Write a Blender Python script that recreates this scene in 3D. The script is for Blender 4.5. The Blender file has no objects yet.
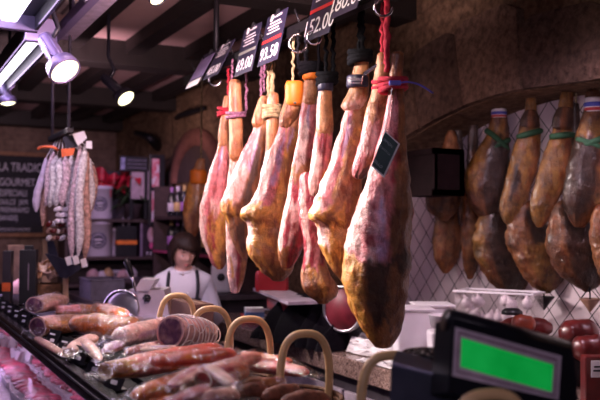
import bpy, bmesh, math, random
from mathutils import Vector, Matrix, noise
random.seed(7)
R = math.radians
C = bpy.context.scene.collection
V = Vector

# ------------------------------------------------------------------ camera
F = 833.33
CAM = V((0, 0, 1.6))
_y = V((-421 / F, -23 / F, -1)).normalized()          # where the counter direction (+Y) vanishes
_z = V((0.022, 1, 0)); _z = (_z - _y * _z.dot(_y)).normalized()
_x = _y.cross(_z)
WORLD_TO_CAM = Matrix((_x, _y, _z)).transposed()      # columns: world axes seen from the camera
CAM_TO_WORLD = WORLD_TO_CAM.transposed()
RT = (CAM_TO_WORLD @ V((1, 0, 0))); RT.z = 0; RT.normalize()
FW = (CAM_TO_WORLD @ V((0, 0, -1))); FW.z = 0; FW.normalize()
FWD = CAM_TO_WORLD @ V((0, 0, -1))
UP = V((0, 0, 1))

def P(px, py, X=None, Y=None, Z=None, D=None):
    """the world point seen at a photo pixel, on a plane of the room or at a distance"""
    d = CAM_TO_WORLD @ V(((px - 300) / F, (200 - py) / F, -1))
    if X is not None: k = X / d.x
    elif Y is not None: k = Y / d.y
    elif Z is not None: k = (Z - CAM.z) / d.z
    else: k = D
    return CAM + d * k
def depth(p): return (p - CAM).dot(FWD)

# ------------------------------------------------------------------ materials
MATS = {}
class NT:
    def __init__(s, name):
        s.m = bpy.data.materials.new(name); s.m.use_nodes = True
        s.t = s.m.node_tree; s.b = s.t.nodes['Principled BSDF']; s.out = s.t.nodes['Material Output']
        MATS[name] = s.m
    def n(s, typ, **k):
        o = s.t.nodes.new(typ)
        for a, v in k.items():
            if a.startswith('i_'): o.inputs[a[2:].replace('_', ' ')].default_value = v
            else: setattr(o, a, v)
        return o
    def l(s, a, b): s.t.links.new(a, b)
    def math(s, op, a, b=None):
        o = s.n('ShaderNodeMath', operation=op)
        for i, v in enumerate((a, b)):
            if v is None: continue
            if hasattr(v, 'links'): s.l(v, o.inputs[i])
            else: o.inputs[i].default_value = v
        return o.outputs[0]
    def ramp(s, fac, stops):
        o = s.n('ShaderNodeValToRGB'); s.l(fac, o.inputs[0]); e = o.color_ramp.elements
        while len(e) < len(stops): e.new(0.5)
        for x, (p, c) in zip(e, stops):
            x.position = p; x.color = (*c, 1) if len(c) == 3 else c
        return o.outputs[0]
    def coord(s): return s.n('ShaderNodeTexCoord').outputs['Object']
    def noise(s, scale, detail=4, rough=.55, vec=None, dist=0):
        o = s.n('ShaderNodeTexNoise'); o.inputs['Scale'].default_value = scale; o.inputs['Detail'].default_value = detail
        o.inputs['Roughness'].default_value = rough; o.inputs['Distortion'].default_value = dist
        s.l(vec or s.coord(), o.inputs['Vector']); return o.outputs[0]
    def bump(s, h, strength=.3, dist=.01):
        o = s.n('ShaderNodeBump'); o.inputs['Strength'].default_value = strength; o.inputs['Distance'].default_value = dist
        s.l(h, o.inputs['Height']); s.l(o.outputs[0], s.b.inputs['Normal'])
    def mix(s, fac, a, b, mode='MIX'):
        o = s.n('ShaderNodeMix', data_type='RGBA', blend_type=mode)
        for idx, v in ((0, fac), (6, a), (7, b)):
            if hasattr(v, 'links'): s.l(v, o.inputs[idx])
            else: o.inputs[idx].default_value = (*v, 1) if isinstance(v, tuple) and len(v) == 3 else v
        return o.outputs[2]

def mat(name, col, rough=.5, metal=0, spec=.5, var=.25, scale=18, bump=0.0, emit=None, coat=0, bscale=None):
    """plain procedural material: a base colour broken up by noise"""
    if name in MATS: return MATS[name]
    s = NT(name)
    f = s.noise(scale)
    a = tuple(max(0, c * (1 - var)) for c in col); b = tuple(min(1, c * (1 + var)) for c in col)
    s.l(s.ramp(f, [(.3, a), (.7, b)]), s.b.inputs['Base Color'])
    s.b.inputs['Roughness'].default_value = rough; s.b.inputs['Metallic'].default_value = metal
    s.b.inputs['Specular IOR Level'].default_value = spec; s.b.inputs['Coat Weight'].default_value = coat
    if bump: s.bump(s.noise(bscale or scale * 3), bump, .01)
    if emit:
        s.b.inputs['Emission Color'].default_value = (*emit[0], 1); s.b.inputs['Emission Strength'].default_value = emit[1]
    return s.m

def painted(name, rough=.4, scale=30, bump=.35, var=.35, coat=.0, fine=140, streak=.75, dim=1.0):
    """colour from the mesh's own colour attribute, mottled"""
    s = NT(name)
    at = s.n('ShaderNodeVertexColor', layer_name='Col').outputs[0]
    n1 = s.noise(scale, 6, .65); n2 = s.noise(fine, 4, .6)
    mp = s.n('ShaderNodeMapping'); mp.inputs['Scale'].default_value = (1, 1, .28); s.l(s.coord(), mp.inputs[0])
    st = s.noise(38, 5, .7, vec=mp.outputs[0], dist=.6)
    k = s.ramp(n1, [(.30, ((1 - var) * dim,) * 3), (.70, ((1 + var * .5) * dim,) * 3)])
    c1 = s.mix(1.0, at, k, 'MULTIPLY')
    c2 = s.mix(s.ramp(st, [(.48, (0,) * 3), (.62, (streak,) * 3)]), c1, s.mix(1.0, c1, (.46, .17, .12), 'MULTIPLY'))
    c3 = s.mix(s.ramp(n2, [(.62, (0,) * 3), (.76, (.20,) * 3)]), c2, s.mix(.5, c2, (.85, .62, .50)))
    s.l(c3, s.b.inputs['Base Color'])
    s.b.inputs['Roughness'].default_value = rough; s.b.inputs['Coat Weight'].default_value = coat
    s.b.inputs['Coat Roughness'].default_value = .25
    s.bump(s.math('ADD', s.math('ADD', n1, s.math('MULTIPLY', n2, .30)), s.math('MULTIPLY', st, .6)), bump, .016)
    return s.m

def emis(name, col, strength):
    return mat(name, col, .5, emit=(col, strength), var=.02)

# ------------------------------------------------------------------ mesh builder
def smooth_path(pts, n):
    """Catmull-Rom through points (tuples of any length)"""
    out = []; m = len(pts)
    for i in range(n):
        t = i / (n - 1) * (m - 1); k = min(int(t), m - 2); u = t - k
        p0, p1, p2, p3 = pts[max(k - 1, 0)], pts[k], pts[k + 1], pts[min(k + 2, m - 1)]
        out.append(tuple(.5 * (2 * b + (c - a) * u + (2 * a - 5 * b + 4 * c - d) * u * u + (3 * b - a - 3 * c + d) * u ** 3)
                         for a, b, c, d in zip(p0, p1, p2, p3)))
    return out
def basis(right, up):
    r = V(right).normalized(); u = V(up); u = (u - r * u.dot(r)).normalized(); return Matrix((r, u, r.cross(u))).transposed()
ID = Matrix.Identity(3)

class MB:
    def __init__(s): s.v = []; s.f = []; s.c = []; s.sm = []
    def add(s, vs, fs, smooth=True, col=None):
        o = len(s.v); s.v += [V(p) for p in vs]
        s.f += [tuple(i + o for i in f) for f in fs]; s.sm += [smooth] * len(fs)
        s.c += col if isinstance(col, list) else [col] * len(vs)
        return s
    def bm(s, bm, M=None, smooth=False, col=None):
        bm.verts.ensure_lookup_table()
        for i, v in enumerate(bm.verts): v.index = i
        vs = [(M @ v.co if M else v.co.copy()) for v in bm.verts]; fs = [tuple(v.index for v in f.verts) for f in bm.faces]
        bm.free(); return s.add(vs, fs, smooth, col)
    def box(s, c, size, rot=ID, bev=0.0, seg=2, col=None):
        b = bmesh.new(); bmesh.ops.create_cube(b, size=1.0)
        for v in b.verts: v.co = V((v.co.x * size[0], v.co.y * size[1], v.co.z * size[2]))
        if bev: bmesh.ops.bevel(b, geom=list(b.edges), offset=bev, segments=seg, affect='EDGES', profile=.5)
        return s.bm(b, Matrix.Translation(V(c)) @ rot.to_4x4(), smooth=False, col=col)
    def bx(s, a, b, bev=0.0, **k):
        a, b = V(a), V(b); return s.box((a + b) / 2, [abs(x) for x in (b - a)], bev=bev, **k)
    def tube(s, pts, r, seg=10, caps=True, n=None, col=None, wob=0):
        pts = [V(p) for p in pts]; rs = r if isinstance(r, (list, tuple)) else [r] * len(pts)
        if n:
            q = smooth_path([(*p, x) for p, x in zip(pts, rs)], n); pts = [V(a[:3]) for a in q]; rs = [max(a[3], 1e-4) for a in q]
        vs = []; fs = []; u = None
        for i, p in enumerate(pts):
            t = (pts[min(i + 1, len(pts) - 1)] - pts[max(i - 1, 0)])
            t = t.normalized() if t.length > 1e-9 else V((0, 0, 1))
            if u is None: u = t.orthogonal().normalized()
            else:
                u = u - t * u.dot(t); u = u.normalized() if u.length > 1e-6 else t.orthogonal().normalized()
            w = t.cross(u)
            for k in range(seg):
                a = 2 * math.pi * k / seg
                d = u * math.cos(a) + w * math.sin(a)
                rr = rs[i] * (1 + (wob * noise.noise(p * 40 + d * 2) if wob else 0))
                vs.append(p + d * rr)
        for i in range(len(pts) - 1):
            for k in range(seg): fs.append((i * seg + k, i * seg + (k + 1) % seg, (i + 1) * seg + (k + 1) % seg, (i + 1) * seg + k))
        if caps: fs += [tuple(range(seg))[::-1], tuple((len(pts) - 1) * seg + k for k in range(seg))]
        return s.add(vs, fs, True, col)
    def lathe(s, prof, c, axis=(0, 0, 1), seg=24, col=None, smooth=True):
        ax = V(axis).normalized(); u = ax.orthogonal().normalized(); w = ax.cross(u); c = V(c); vs = []; fs = []
        for r, h in prof:
            for k in range(seg):
                a = 2 * math.pi * k / seg; vs.append(c + ax * h + (u * math.cos(a) + w * math.sin(a)) * max(r, 1e-5))
        for i in range(len(prof) - 1):
            for k in range(seg): fs.append((i * seg + k, i * seg + (k + 1) % seg, (i + 1) * seg + (k + 1) % seg, (i + 1) * seg + k))
        return s.add(vs, fs, smooth, col)
    def poly(s, pts, thick=0.0, n=None, col=None):
        """flat polygon, extruded backwards along its normal"""
        pts = [V(p) for p in pts]; m = len(pts)
        if not thick: return s.add(pts, [tuple(range(m))], False, col)
        n = n or (pts[1] - pts[0]).cross(pts[2] - pts[1]).normalized()
        vs = pts + [p - n * thick for p in pts]
        fs = [tuple(range(m)), tuple(range(2 * m - 1, m - 1, -1))] + [(i, i + m, (i + 1) % m + m, (i + 1) % m) for i in range(m)]
        return s.add(vs, fs, False, col)
    def sheet(s, fn, nu, nv, smooth=True, col=None):
        vs = [fn(i / nu, j / nv) for i in range(nu + 1) for j in range(nv + 1)]
        fs = [(i * (nv + 1) + j, i * (nv + 1) + j + 1, (i + 1) * (nv + 1) + j + 1, (i + 1) * (nv + 1) + j) for i in range(nu) for j in range(nv)]
        return s.add(vs, fs, smooth, col)
    def ball(s, c, r, seg=12, rings=8, col=None, rot=ID):
        r = (r, r, r) if not hasattr(r, '__len__') else r
        vs = []; fs = []; c = V(c)
        for i in range(rings + 1):
            a = math.pi * i / rings
            for k in range(seg):
                b = 2 * math.pi * k / seg
                vs.append(c + rot @ V((r[0] * math.sin(a) * math.cos(b), r[1] * math.sin(a) * math.sin(b), r[2] * math.cos(a))))
        for i in range(rings):
            for k in range(seg): fs.append((i * seg + k, (i + 1) * seg + k, (i + 1) * seg + (k + 1) % seg, i * seg + (k + 1) % seg))
        return s.add(vs, fs, True, col)
    def build(s, name, material, parent=None, solid=0):
        if parent is not None: o0 = origin(parent)
        else:
            lo = [min(v[i] for v in s.v) for i in range(3)]; hi = [max(v[i] for v in s.v) for i in range(3)]
            o0 = V(((lo[0] + hi[0]) / 2, (lo[1] + hi[1]) / 2, lo[2]))
        me = bpy.data.meshes.new(name); me.from_pydata([v - o0 for v in s.v], [], s.f)
        me.polygons.foreach_set('use_smooth', s.sm)
        if any(c is not None for c in s.c):
            ca = me.color_attributes.new('Col', 'FLOAT_COLOR', 'POINT')
            for i, c in enumerate(s.c): ca.data[i].color = (*(c or (1, 1, 1)), 1)
        me.update()
        me.materials.append(material)
        o = bpy.data.objects.new(name, me); C.objects.link(o)
        if parent is not None: o.parent = parent
        else: o.location = o0
        if solid:
            md = o.modifiers.new('Solidify', 'SOLIDIFY'); md.thickness = solid; md.offset = 0
        return o

def origin(o):
    p = V((0, 0, 0))
    while o is not None: p += o.location; o = o.parent
    return p
def tag(o, label, cat, group=None, kind=None):
    o['label'] = label; o['category'] = cat
    if group: o['group'] = group
    if kind: o['kind'] = kind
    return o
def thing(name, label, cat, loc=(0, 0, 0), group=None):
    o = bpy.data.objects.new(name, None); o.empty_display_size = .05; C.objects.link(o); o.location = V(loc)
    return tag(o, label, cat, group)
def struct(name, mb, m, parent=None, label=None):
    o = mb.build(name, m, parent)
    if parent is None: o['kind'] = 'structure'; 
    if label: o['label'] = label
    return o
def copy_tree(o, parent=None, loc=None, label=None):
    c = o.copy(); C.objects.link(c)
    if parent is not None: c.parent = parent
    if loc is not None: c.location = V(loc)
    if label: c['label'] = label
    for ch in list(o.children): copy_tree(ch, c)
    return c
def text(name, body, size, loc, right, up, m, parent, align='CENTER', ext=.0004):
    cu = bpy.data.curves.new(name, 'FONT'); cu.body = body; cu.size = size; cu.align_x = align; cu.align_y = 'CENTER'; cu.extrude = ext
    cu.materials.append(m)
    o = bpy.data.objects.new(name, cu); C.objects.link(o)
    o.rotation_euler = basis(right, up).to_euler()
    if parent is not None: o.parent = parent; o.location = V(loc) - origin(parent)
    else: o.location = V(loc)
    return o
def ordinal(i): return ['first', 'second', 'third', 'fourth', 'fifth', 'sixth', 'seventh', 'eighth', 'ninth', 'tenth', 'eleventh', 'twelfth', 'thirteenth', 'fourteenth', 'fifteenth', 'sixteenth'][i]
def lerp(a, b, t): return a + (b - a) * t
def mixc(a, b, t): return tuple(x + (y - x) * t for x, y in zip(a, b))

# common materials
BLACK = mat('black_plastic', (.012, .012, .016), .4)
BLACKM = mat('black_iron', (.015, .014, .018), .5, .6)
WOODD = mat('dark_beam_wood', (.014, .009, .008), .7, bump=.3, scale=6)
STEEL = mat('brushed_steel', (.55, .53, .56), .3, .9, var=.06)
CHROME = mat('chrome', (.75, .73, .76), .12, 1, var=.04)
WHITEP = mat('white_plastic', (.78, .75, .76), .35, var=.04)
PAPER = mat('white_paper', (.82, .8, .8), .7, var=.05)
INK = mat('white_ink', (.85, .83, .88), .6, var=.02)
CARD = mat('navy_card', (.02, .018, .045), .45, var=.1)
REDI = mat('red_ink', (.6, .03, .03), .5, var=.05)

def clear_film(name, tint=(1, 1, 1), gloss=.25, rough=.12, bump=.5, scale=25, fres=.5, crease=0):
    s = NT(name)
    tr = s.n('ShaderNodeBsdfTransparent'); tr.inputs[0].default_value = (*tint, 1)
    gl = s.n('ShaderNodeBsdfGlossy'); gl.inputs['Roughness'].default_value = rough; gl.inputs['Color'].default_value = (1, 1, 1, 1)
    fr = s.n('ShaderNodeLayerWeight'); fr.inputs['Blend'].default_value = .35
    h = s.noise(scale, 3, .6, dist=1.2)
    bp = s.n('ShaderNodeBump'); bp.inputs['Strength'].default_value = bump; bp.inputs['Distance'].default_value = .02; s.l(h, bp.inputs['Height'])
    s.l(bp.outputs[0], gl.inputs['Normal']); s.l(bp.outputs[0], fr.inputs['Normal'])
    f = s.math('ADD', s.math('MULTIPLY', fr.outputs['Fresnel'], fres), gloss)
    if crease:
        cr = s.noise(scale * .8, 2, .5, dist=2.2)
        f = s.math('ADD', f, s.ramp(cr, [(.55, (0,) * 3), (.60, (crease,) * 3), (.64, (0,) * 3)]))
    mx = s.n('ShaderNodeMixShader'); s.l(f, mx.inputs[0]); s.l(tr.outputs[0], mx.inputs[1]); s.l(gl.outputs[0], mx.inputs[2])
    s.l(mx.outputs[0], s.out.inputs['Surface'])
    return s.m
FILM = clear_film('vacuum_film', gloss=.0, fres=.10, rough=.16, bump=.8, scale=34, crease=.5)
GLASS = clear_film('case_glass', gloss=.015, rough=.22, bump=0.0, fres=.15)
def cloudy(name, col, alpha, rough=.3):
    s = NT(name); s.b.inputs['Base Color'].default_value = (*col, 1); s.b.inputs['Roughness'].default_value = rough
    n = s.noise(12); s.l(s.ramp(n, [(.3, tuple(c * .93 for c in col)), (.7, col)]), s.b.inputs['Base Color'])
    s.b.inputs['Alpha'].default_value = alpha; s.b.inputs['Subsurface Weight'].default_value = .0
    return s.m
# ================================================================== room
# stone
def stone_mat(name, c1, c2, c3, scale=3.2, joint=.35):
    s = NT(name); co = s.coord()
    v = s.n('ShaderNodeTexVoronoi', feature='DISTANCE_TO_EDGE'); v.inputs['Scale'].default_value = scale
    mp = s.n('ShaderNodeMapping'); mp.inputs['Scale'].default_value = (1, .7, 1.4); s.l(co, mp.inputs[0])
    wob = s.n('ShaderNodeMix', data_type='VECTOR'); wob.inputs[0].default_value = .12; s.l(mp.outputs[0], wob.inputs[4])
    nz = s.n('ShaderNodeTexNoise'); nz.inputs['Scale'].default_value = 6; s.l(co, nz.inputs['Vector']); s.l(nz.outputs['Color'], wob.inputs[5])
    s.l(wob.outputs[1], v.inputs['Vector'])
    big = s.noise(2.2, 5, .6); fine = s.noise(24, 6, .7)
    base = s.ramp(big, [(.3, c1), (.7, c2)])
    dark = s.ramp(fine, [(.32, (.35,) * 3), (.62, (1.15,) * 3)])
    col = s.mix(1.0, base, dark, 'MULTIPLY')
    jf = s.ramp(v.outputs[0], [(0, (1,) * 3), (.06, (0,) * 3)])
    s.l(s.mix(s.math('MULTIPLY', jf, joint), col, c3), s.b.inputs['Base Color'])
    s.b.inputs['Roughness'].default_value = .9; s.b.inputs['Specular IOR Level'].default_value = .2
    h = s.math('ADD', s.math('MULTIPLY', fine, .8), s.math('MULTIPLY', s.ramp(v.outputs[0], [(0, (0,) * 3), (.12, (1,) * 3)]), .5))
    s.bump(h, .8, .04); return s.m
STONE = stone_mat('rough_stone', (.16, .095, .055), (.30, .19, .115), (.05, .032, .022))
ASHLAR = stone_mat('dressed_stone', (.17, .105, .07), (.24, .15, .105), (.10, .06, .045), 1.2, .1)
ASHLAR2 = stone_mat('dark_dressed_stone', (.10, .062, .045), (.16, .10, .072), (.06, .04, .03), 1.6, .15)
BRICKW = NT('old_brick')
_b = BRICKW.n('ShaderNodeTexBrick'); _m = BRICKW.n('ShaderNodeMapping'); _m.inputs['Rotation'].default_value = (R(90), 0, 0); BRICKW.l(BRICKW.coord(), _m.inputs[0])
BRICKW.l(_m.outputs[0], _b.inputs['Vector'])
for k, v in (('Color1', (.16, .095, .075, 1)), ('Color2', (.22, .14, .11, 1)), ('Mortar', (.10, .075, .065, 1))): _b.inputs[k].default_value = v
_b.inputs['Scale'].default_value = 4; _b.inputs['Mortar Size'].default_value = .02
BRICKW.l(BRICKW.mix(.5, _b.outputs[0], BRICKW.ramp(BRICKW.noise(14), [(.3, (.08, .05, .045)), (.7, (.25, .17, .14))])), BRICKW.b.inputs['Base Color'])
BRICKW.b.inputs['Roughness'].default_value = .9; BRICKW.bump(BRICKW.noise(30), .6, .02); BRICKW = BRICKW.m
PLASTER = mat('ceiling_plaster', (.62, .40, .38), .9, var=.12, scale=2.5)
s = NT('diamond_tile'); sx = s.n('ShaderNodeSeparateXYZ'); s.l(s.coord(), sx.inputs[0])
y_, z_ = sx.outputs[1], sx.outputs[2]
lines = None
for sg in (1, -1):
    q = s.math('ADD', s.math('MULTIPLY', y_, 7.1 ), s.math('MULTIPLY', z_, 6.6 * sg)); fr = s.math('FRACT', q)
    d = s.math('ABSOLUTE', s.math('SUBTRACT', fr, .5)); ln = s.math('GREATER_THAN', d, .474)
    lines = ln if lines is None else s.math('MAXIMUM', lines, ln)
s.l(s.mix(lines, s.ramp(s.noise(5), [(.3, (.66, .56, .60)), (.7, (.76, .66, .70))]), (.025, .02, .025)), s.b.inputs['Base Color'])
s.b.inputs['Roughness'].default_value = .25; TILE = s.m
s = NT('floor_slab'); s.l(s.ramp(s.noise(3), [(.3, (.06, .045, .045)), (.7, (.10, .08, .08))]), s.b.inputs['Base Color']); s.b.inputs['Roughness'].default_value = .35; FLOORM = s.m
s = NT('speckled_granite')
n1 = s.n('ShaderNodeTexVoronoi'); n1.inputs['Scale'].default_value = 190; s.l(s.coord(), n1.inputs['Vector'])
s.l(s.mix(.35, s.ramp(n1.outputs['Color'], [(.15, (.03, .02, .02)), (.45, (.20, .12, .095)), (.8, (.42, .30, .26))]), s.ramp(s.noise(60, 5), [(.35, (.05, .03, .03)), (.65, (.35, .24, .2))])), s.b.inputs['Base Color'])
s.b.inputs['Roughness'].default_value = .22; GRANITE = s.m

XW, YB, ZC = 2.7, 10.6, 2.95
struct('floor', MB().bx((-3, -2, -.1), (3.3, YB + .2, 0)), FLOORM)
struct('ceiling', MB().bx((-3, -2, ZC), (3.3, YB + .2, ZC + .1)), PLASTER)
struct('wall_back', MB().bx((-3, YB, 0), (3.3, YB + .2, ZC)), BRICKW)
# right wall with the arched niche
AY0, AY1, XT = 1.25, 4.85, 3.02
ARC = [(.9, 2.13), (1.4, 2.16), (1.9, 2.19), (2.25, 2.207), (2.55, 2.215), (2.84, 2.233), (3.01, 2.240), (3.185, 2.236), (3.417, 2.216), (3.646, 2.178), (3.812, 2.138), (3.989, 2.092), (4.278, 2.025), (4.574, 1.92), (4.9, 1.78)]
def arch(y):
    for (a, za), (b, zb) in zip(ARC, ARC[1:]):
        if y <= b: return za + (zb - za) * (y - a) / (b - a)
    return ARC[-1][1]
w = MB()
ys = [AY0 + (AY1 - AY0) * i / 60 for i in range(61)]
def wallquad(y0, y1, za, zb, zt):
    w.add([(XW, y0, za), (XW, y1, zb), (XW, y1, zt), (XW, y0, zt)], [(0, 1, 2, 3)], False)
wallquad(-2, AY0, 0, 0, ZC); wallquad(AY1, YB, 0, 0, ZC)
for a, b in zip(ys, ys[1:]):
    wallquad(a, b, arch(a), arch(b), ZC); wallquad(a, b, 0, 0, .92)
    w.add([(XW, a, arch(a)), (XW, b, arch(b)), (XT, b, arch(b)), (XT, a, arch(a))], [(0, 1, 2, 3)], True)
for y in (AY0, AY1): w.add([(XW, y, .9), (XT, y, .9), (XT, y, arch(y)), (XW, y, arch(y))], [(0, 1, 2, 3)], False)
struct('wall_right', w, STONE)
struct('wall_niche', MB().bx((XT, AY0 - .05, .88), (XT + .07, AY1 + .05, 2.4)), TILE)
# dressed arch stones, slightly proud of the wall
cuts = [1.3, 1.95, 2.50, 2.98, 3.42, 3.80, 4.20, 4.62]
for i, (a, b) in enumerate(zip(cuts, cuts[1:])):
    m = MB(); n = 6; g = .006
    ya = [lerp(a + g, b - g, k / n) for k in range(n + 1)]
    lo = [(y, arch(y) + .004) for y in ya]
    hgt = [.34, .36, .34, .43, .42, .38, .36][i]
    spread = lambda y: y + (y - 2.7) * .10
    hi = [(spread(y), arch(y) + hgt - (.04 if k in (0, n) else 0)) for k, y in enumerate(ya)]
    vs = []
    for x in (XW - (.05 if i % 2 else .042), XW + .03):
        vs += [(x, y, z) for y, z in lo] + [(x, y, z) for y, z in hi]
    N = n + 1; fs = []
    for k in range(n):
        fs += [(k, N + k, N + k + 1, k + 1), (2 * N + k, 2 * N + k + 1, 3 * N + k + 1, 3 * N + k), (k, k + 1, 2 * N + k + 1, 2 * N + k), (N + k, 3 * N + k, 3 * N + k + 1, N + k + 1)]
    fs += [(0, 2 * N, 3 * N, N), (n, N + n, 3 * N + n, 2 * N + n)]
    m.add(vs, fs, False)
    struct('trim_%d' % (i + 1), m, ASHLAR if i % 2 else ASHLAR2)
# ceiling beams
tn = 7
for y in (1.8, 4.0, 6.12, 8.28, 10.38):
    struct('trim_%d' % tn, MB().bx((-3, y - .11, 2.77), (XW, y + .11, ZC + .01), .008), WOODD); tn += 1
for x in (-.6, -.15, .3, .75, 1.2, 1.65, 2.1, 2.5):
    struct('trim_%d' % tn, MB().bx((x - .06, -2, 2.855), (x + .06, YB, ZC + .01), .006), WOODD); tn += 1
# alcove arch far along the right wall; dark panel paints the recess shade
m = MB(); a0 = []
for k in range(17):
    t = math.pi * k / 16; a0.append((7.55 - .55 * math.cos(t), 2.02 + .34 * math.sin(t)))
ring_o = [(7.55 - (.55 + .16) * math.cos(math.pi * k / 16), 2.02 + (.34 + .16) * math.sin(math.pi * k / 16)) for k in range(17)]
for x0, A, B in ((XW - .05, a0, ring_o),):
    vs = [(x0, y, z) for y, z in A] + [(x0, y, z) for y, z in B] + [(XW + .01, y, z) for y, z in A] + [(XW + .01, y, z) for y, z in B]
    fs = []
    for k in range(16): fs += [(k, k + 1, 18 + k, 17 + k), (34 + k, 34 + k + 1, k + 1, k), (17 + k, 18 + k, 52 + k, 51 + k)]
    m.add(vs, fs, True)
struct('trim_%d' % tn, m, mat('red_clay_trim', (.16, .06, .045), .8)); tn += 1
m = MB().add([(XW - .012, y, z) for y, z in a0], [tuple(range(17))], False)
struct('trim_%d' % tn, m, mat('alcove_shade', (.05, .03, .028), .9)); tn += 1
# short curved iron light arm standing out of the stone, above the framed posters
# ceiling vent
t = thing('ceiling_vent', 'square slatted air vent in the ceiling beside the light fixture', 'vent', P(88, 9, Z=2.93))
c = t.location.copy()
MB().box(c, (.34, .34, .02), bev=.004).build('frame', mat('vent_frame', (.4, .33, .33), .6), t)
m = MB()
for k in range(7): m.box(c + V((-.13 + .043 * k, 0, -.012)), (.018, .29, .012), Matrix.Rotation(.5, 3, 'Y'))
m.build('slats', mat('vent_slat', (.12, .09, .09), .6), t)
# ================================================================== cured hams
PINK = (.80, .24, .25); PALE = (.92, .58, .50); LEAN = (.42, .028, .05); DEEP = (.20, .018, .03)
TAN = (.60, .28, .115); BROWN = (.25, .09, .03); GOLD = (.74, .35, .065); DARK = (.075, .032, .018); LILAC = (.56, .34, .55); RUST = (.42, .155, .045)
MEAT = painted('cured_meat', rough=.33, scale=26, bump=.75, var=.5, coat=.4)
PACKED = painted('packed_meat', rough=.35, scale=16, bump=.4, var=.35, coat=.2, streak=.45)
SKIN = painted('ham_rind', rough=.42, scale=20, bump=.7, var=.5, coat=.15, fine=90)

def zone(base, patches, y, u, seed):
    """colour at height y, across u (-1..1), with ragged borders"""
    c = base
    nz = noise.noise(V((u * 3.1, y * .045, seed))) ; n2 = noise.noise(V((u * 7, y * .13, seed + 9)))
    for col, y0, y1, u0, u1 in patches:
        j = nz * .22 + n2 * .10; jy = nz * 15 + n2 * 6
        s = .055; sy = 2.0
        a = min((u + j - u0) / s, (u1 - u - j) / s, (y + jy - y0) / sy, (y1 - y - jy) / sy)
        a = max(0, min(1, a * .5 + .5))
        c = mixc(c, col, a)
    k = 1 + .18 * n2
    return tuple(max(0, x * k) for x in c)

def loft_body(mb, rows, D, thick, base, patches, nr=84, seg=52, lump=.06, seed=0, tilt=0.0, square=2.3, dfun=None, lumpf=16):
    """a body swept through photo rows (y, x left, x right), stood up in the room at distance D"""
    rr = smooth_path([(float(y), (a + b) / 2, (b - a) / 2) for y, a, b in rows], nr)
    vs = []; cs = []; fs = []
    for i, (y, xc, hw) in enumerate(rr):
        d = D + (dfun(i / (nr - 1)) if dfun else 0) + tilt * (i / (nr - 1) - .5)
        c = P(xc, y, D=d); a = hw / F * d; b = a * thick if not callable(thick) else thick(i / (nr - 1), a)
        for k in range(seg):
            t = 2 * math.pi * k / seg
            cx, sx = math.cos(t), math.sin(t)
            e = 2 / square
            ux = math.copysign(abs(cx) ** e, cx); uy = math.copysign(abs(sx) ** e, sx)
            p = c + RT * (ux * a) + FW * (uy * b)
            q = 1 + lump * 1.25 * noise.noise(p * lumpf + V((seed * 3.7, 0, 0))) + lump * .85 * noise.noise(p * lumpf * 2.7 + V((0, seed, 0))) + lump * 1.2 * (.35 - abs(noise.noise(V((p.x * 34, p.y * 34, p.z * 10 + seed))))) + lump * .15 * noise.noise(p * 95)
            p = c + (p - c) * q
            vs.append(p); cs.append(zone(base, patches, y, ux, seed))
    for i in range(nr - 1):
        for k in range(seg): fs.append((i * seg + k, (i + 1) * seg + k, (i + 1) * seg + (k + 1) % seg, i * seg + (k + 1) % seg))
    # rounded ends
    for end, ring in ((0, 0), (1, nr - 1)):
        c = sum((vs[ring * seg + k] for k in range(seg)), V((0, 0, 0))) / seg
        rad = sum(((vs[ring * seg + k] - c).length for k in range(seg))) / seg
        prev = [ring * seg + k for k in range(seg)]
        for st in (.75, .4):
            o = len(vs)
            for k in range(seg):
                p = vs[ring * seg + k]; h = math.sqrt(max(0, 1 - st * st)) * rad * .55
                vs.append(c + (p - c) * st + UP * (h if end == 0 else -h)); cs.append(cs[ring * seg + k])
            cur = [o + k for k in range(seg)]
            for k in range(seg):
                q = (prev[k], cur[k], cur[(k + 1) % seg], prev[(k + 1) % seg])
                fs.append(q[::-1] if end == 0 else q)
            prev = cur
        fs.append(tuple(prev) if end == 0 else tuple(prev[::-1]))
    mb.add(vs, fs, True, cs); return mb

ROPE_RED = mat('red_cord', (.55, .02, .05), .8, bump=.6, scale=120)
ROPE_BLK = mat('black_cord', (.006, .006, .009), .8, spec=.15, bump=.5, scale=120)
ROPE_MIX = mat('speckled_cord', (.28, .12, .20), .8, var=.9, scale=90, bump=.5)
ROPE_NAT = mat('natural_cord', (.34, .27, .14), .85, var=.5, scale=60, bump=.5)
ORANGE = mat('orange_band', (.85, .22, .02), .5, var=.15)
BANDK = mat('navy_band', (.022, .02, .05), .4)
RAILZ = 2.36; XR = 1.446

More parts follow.
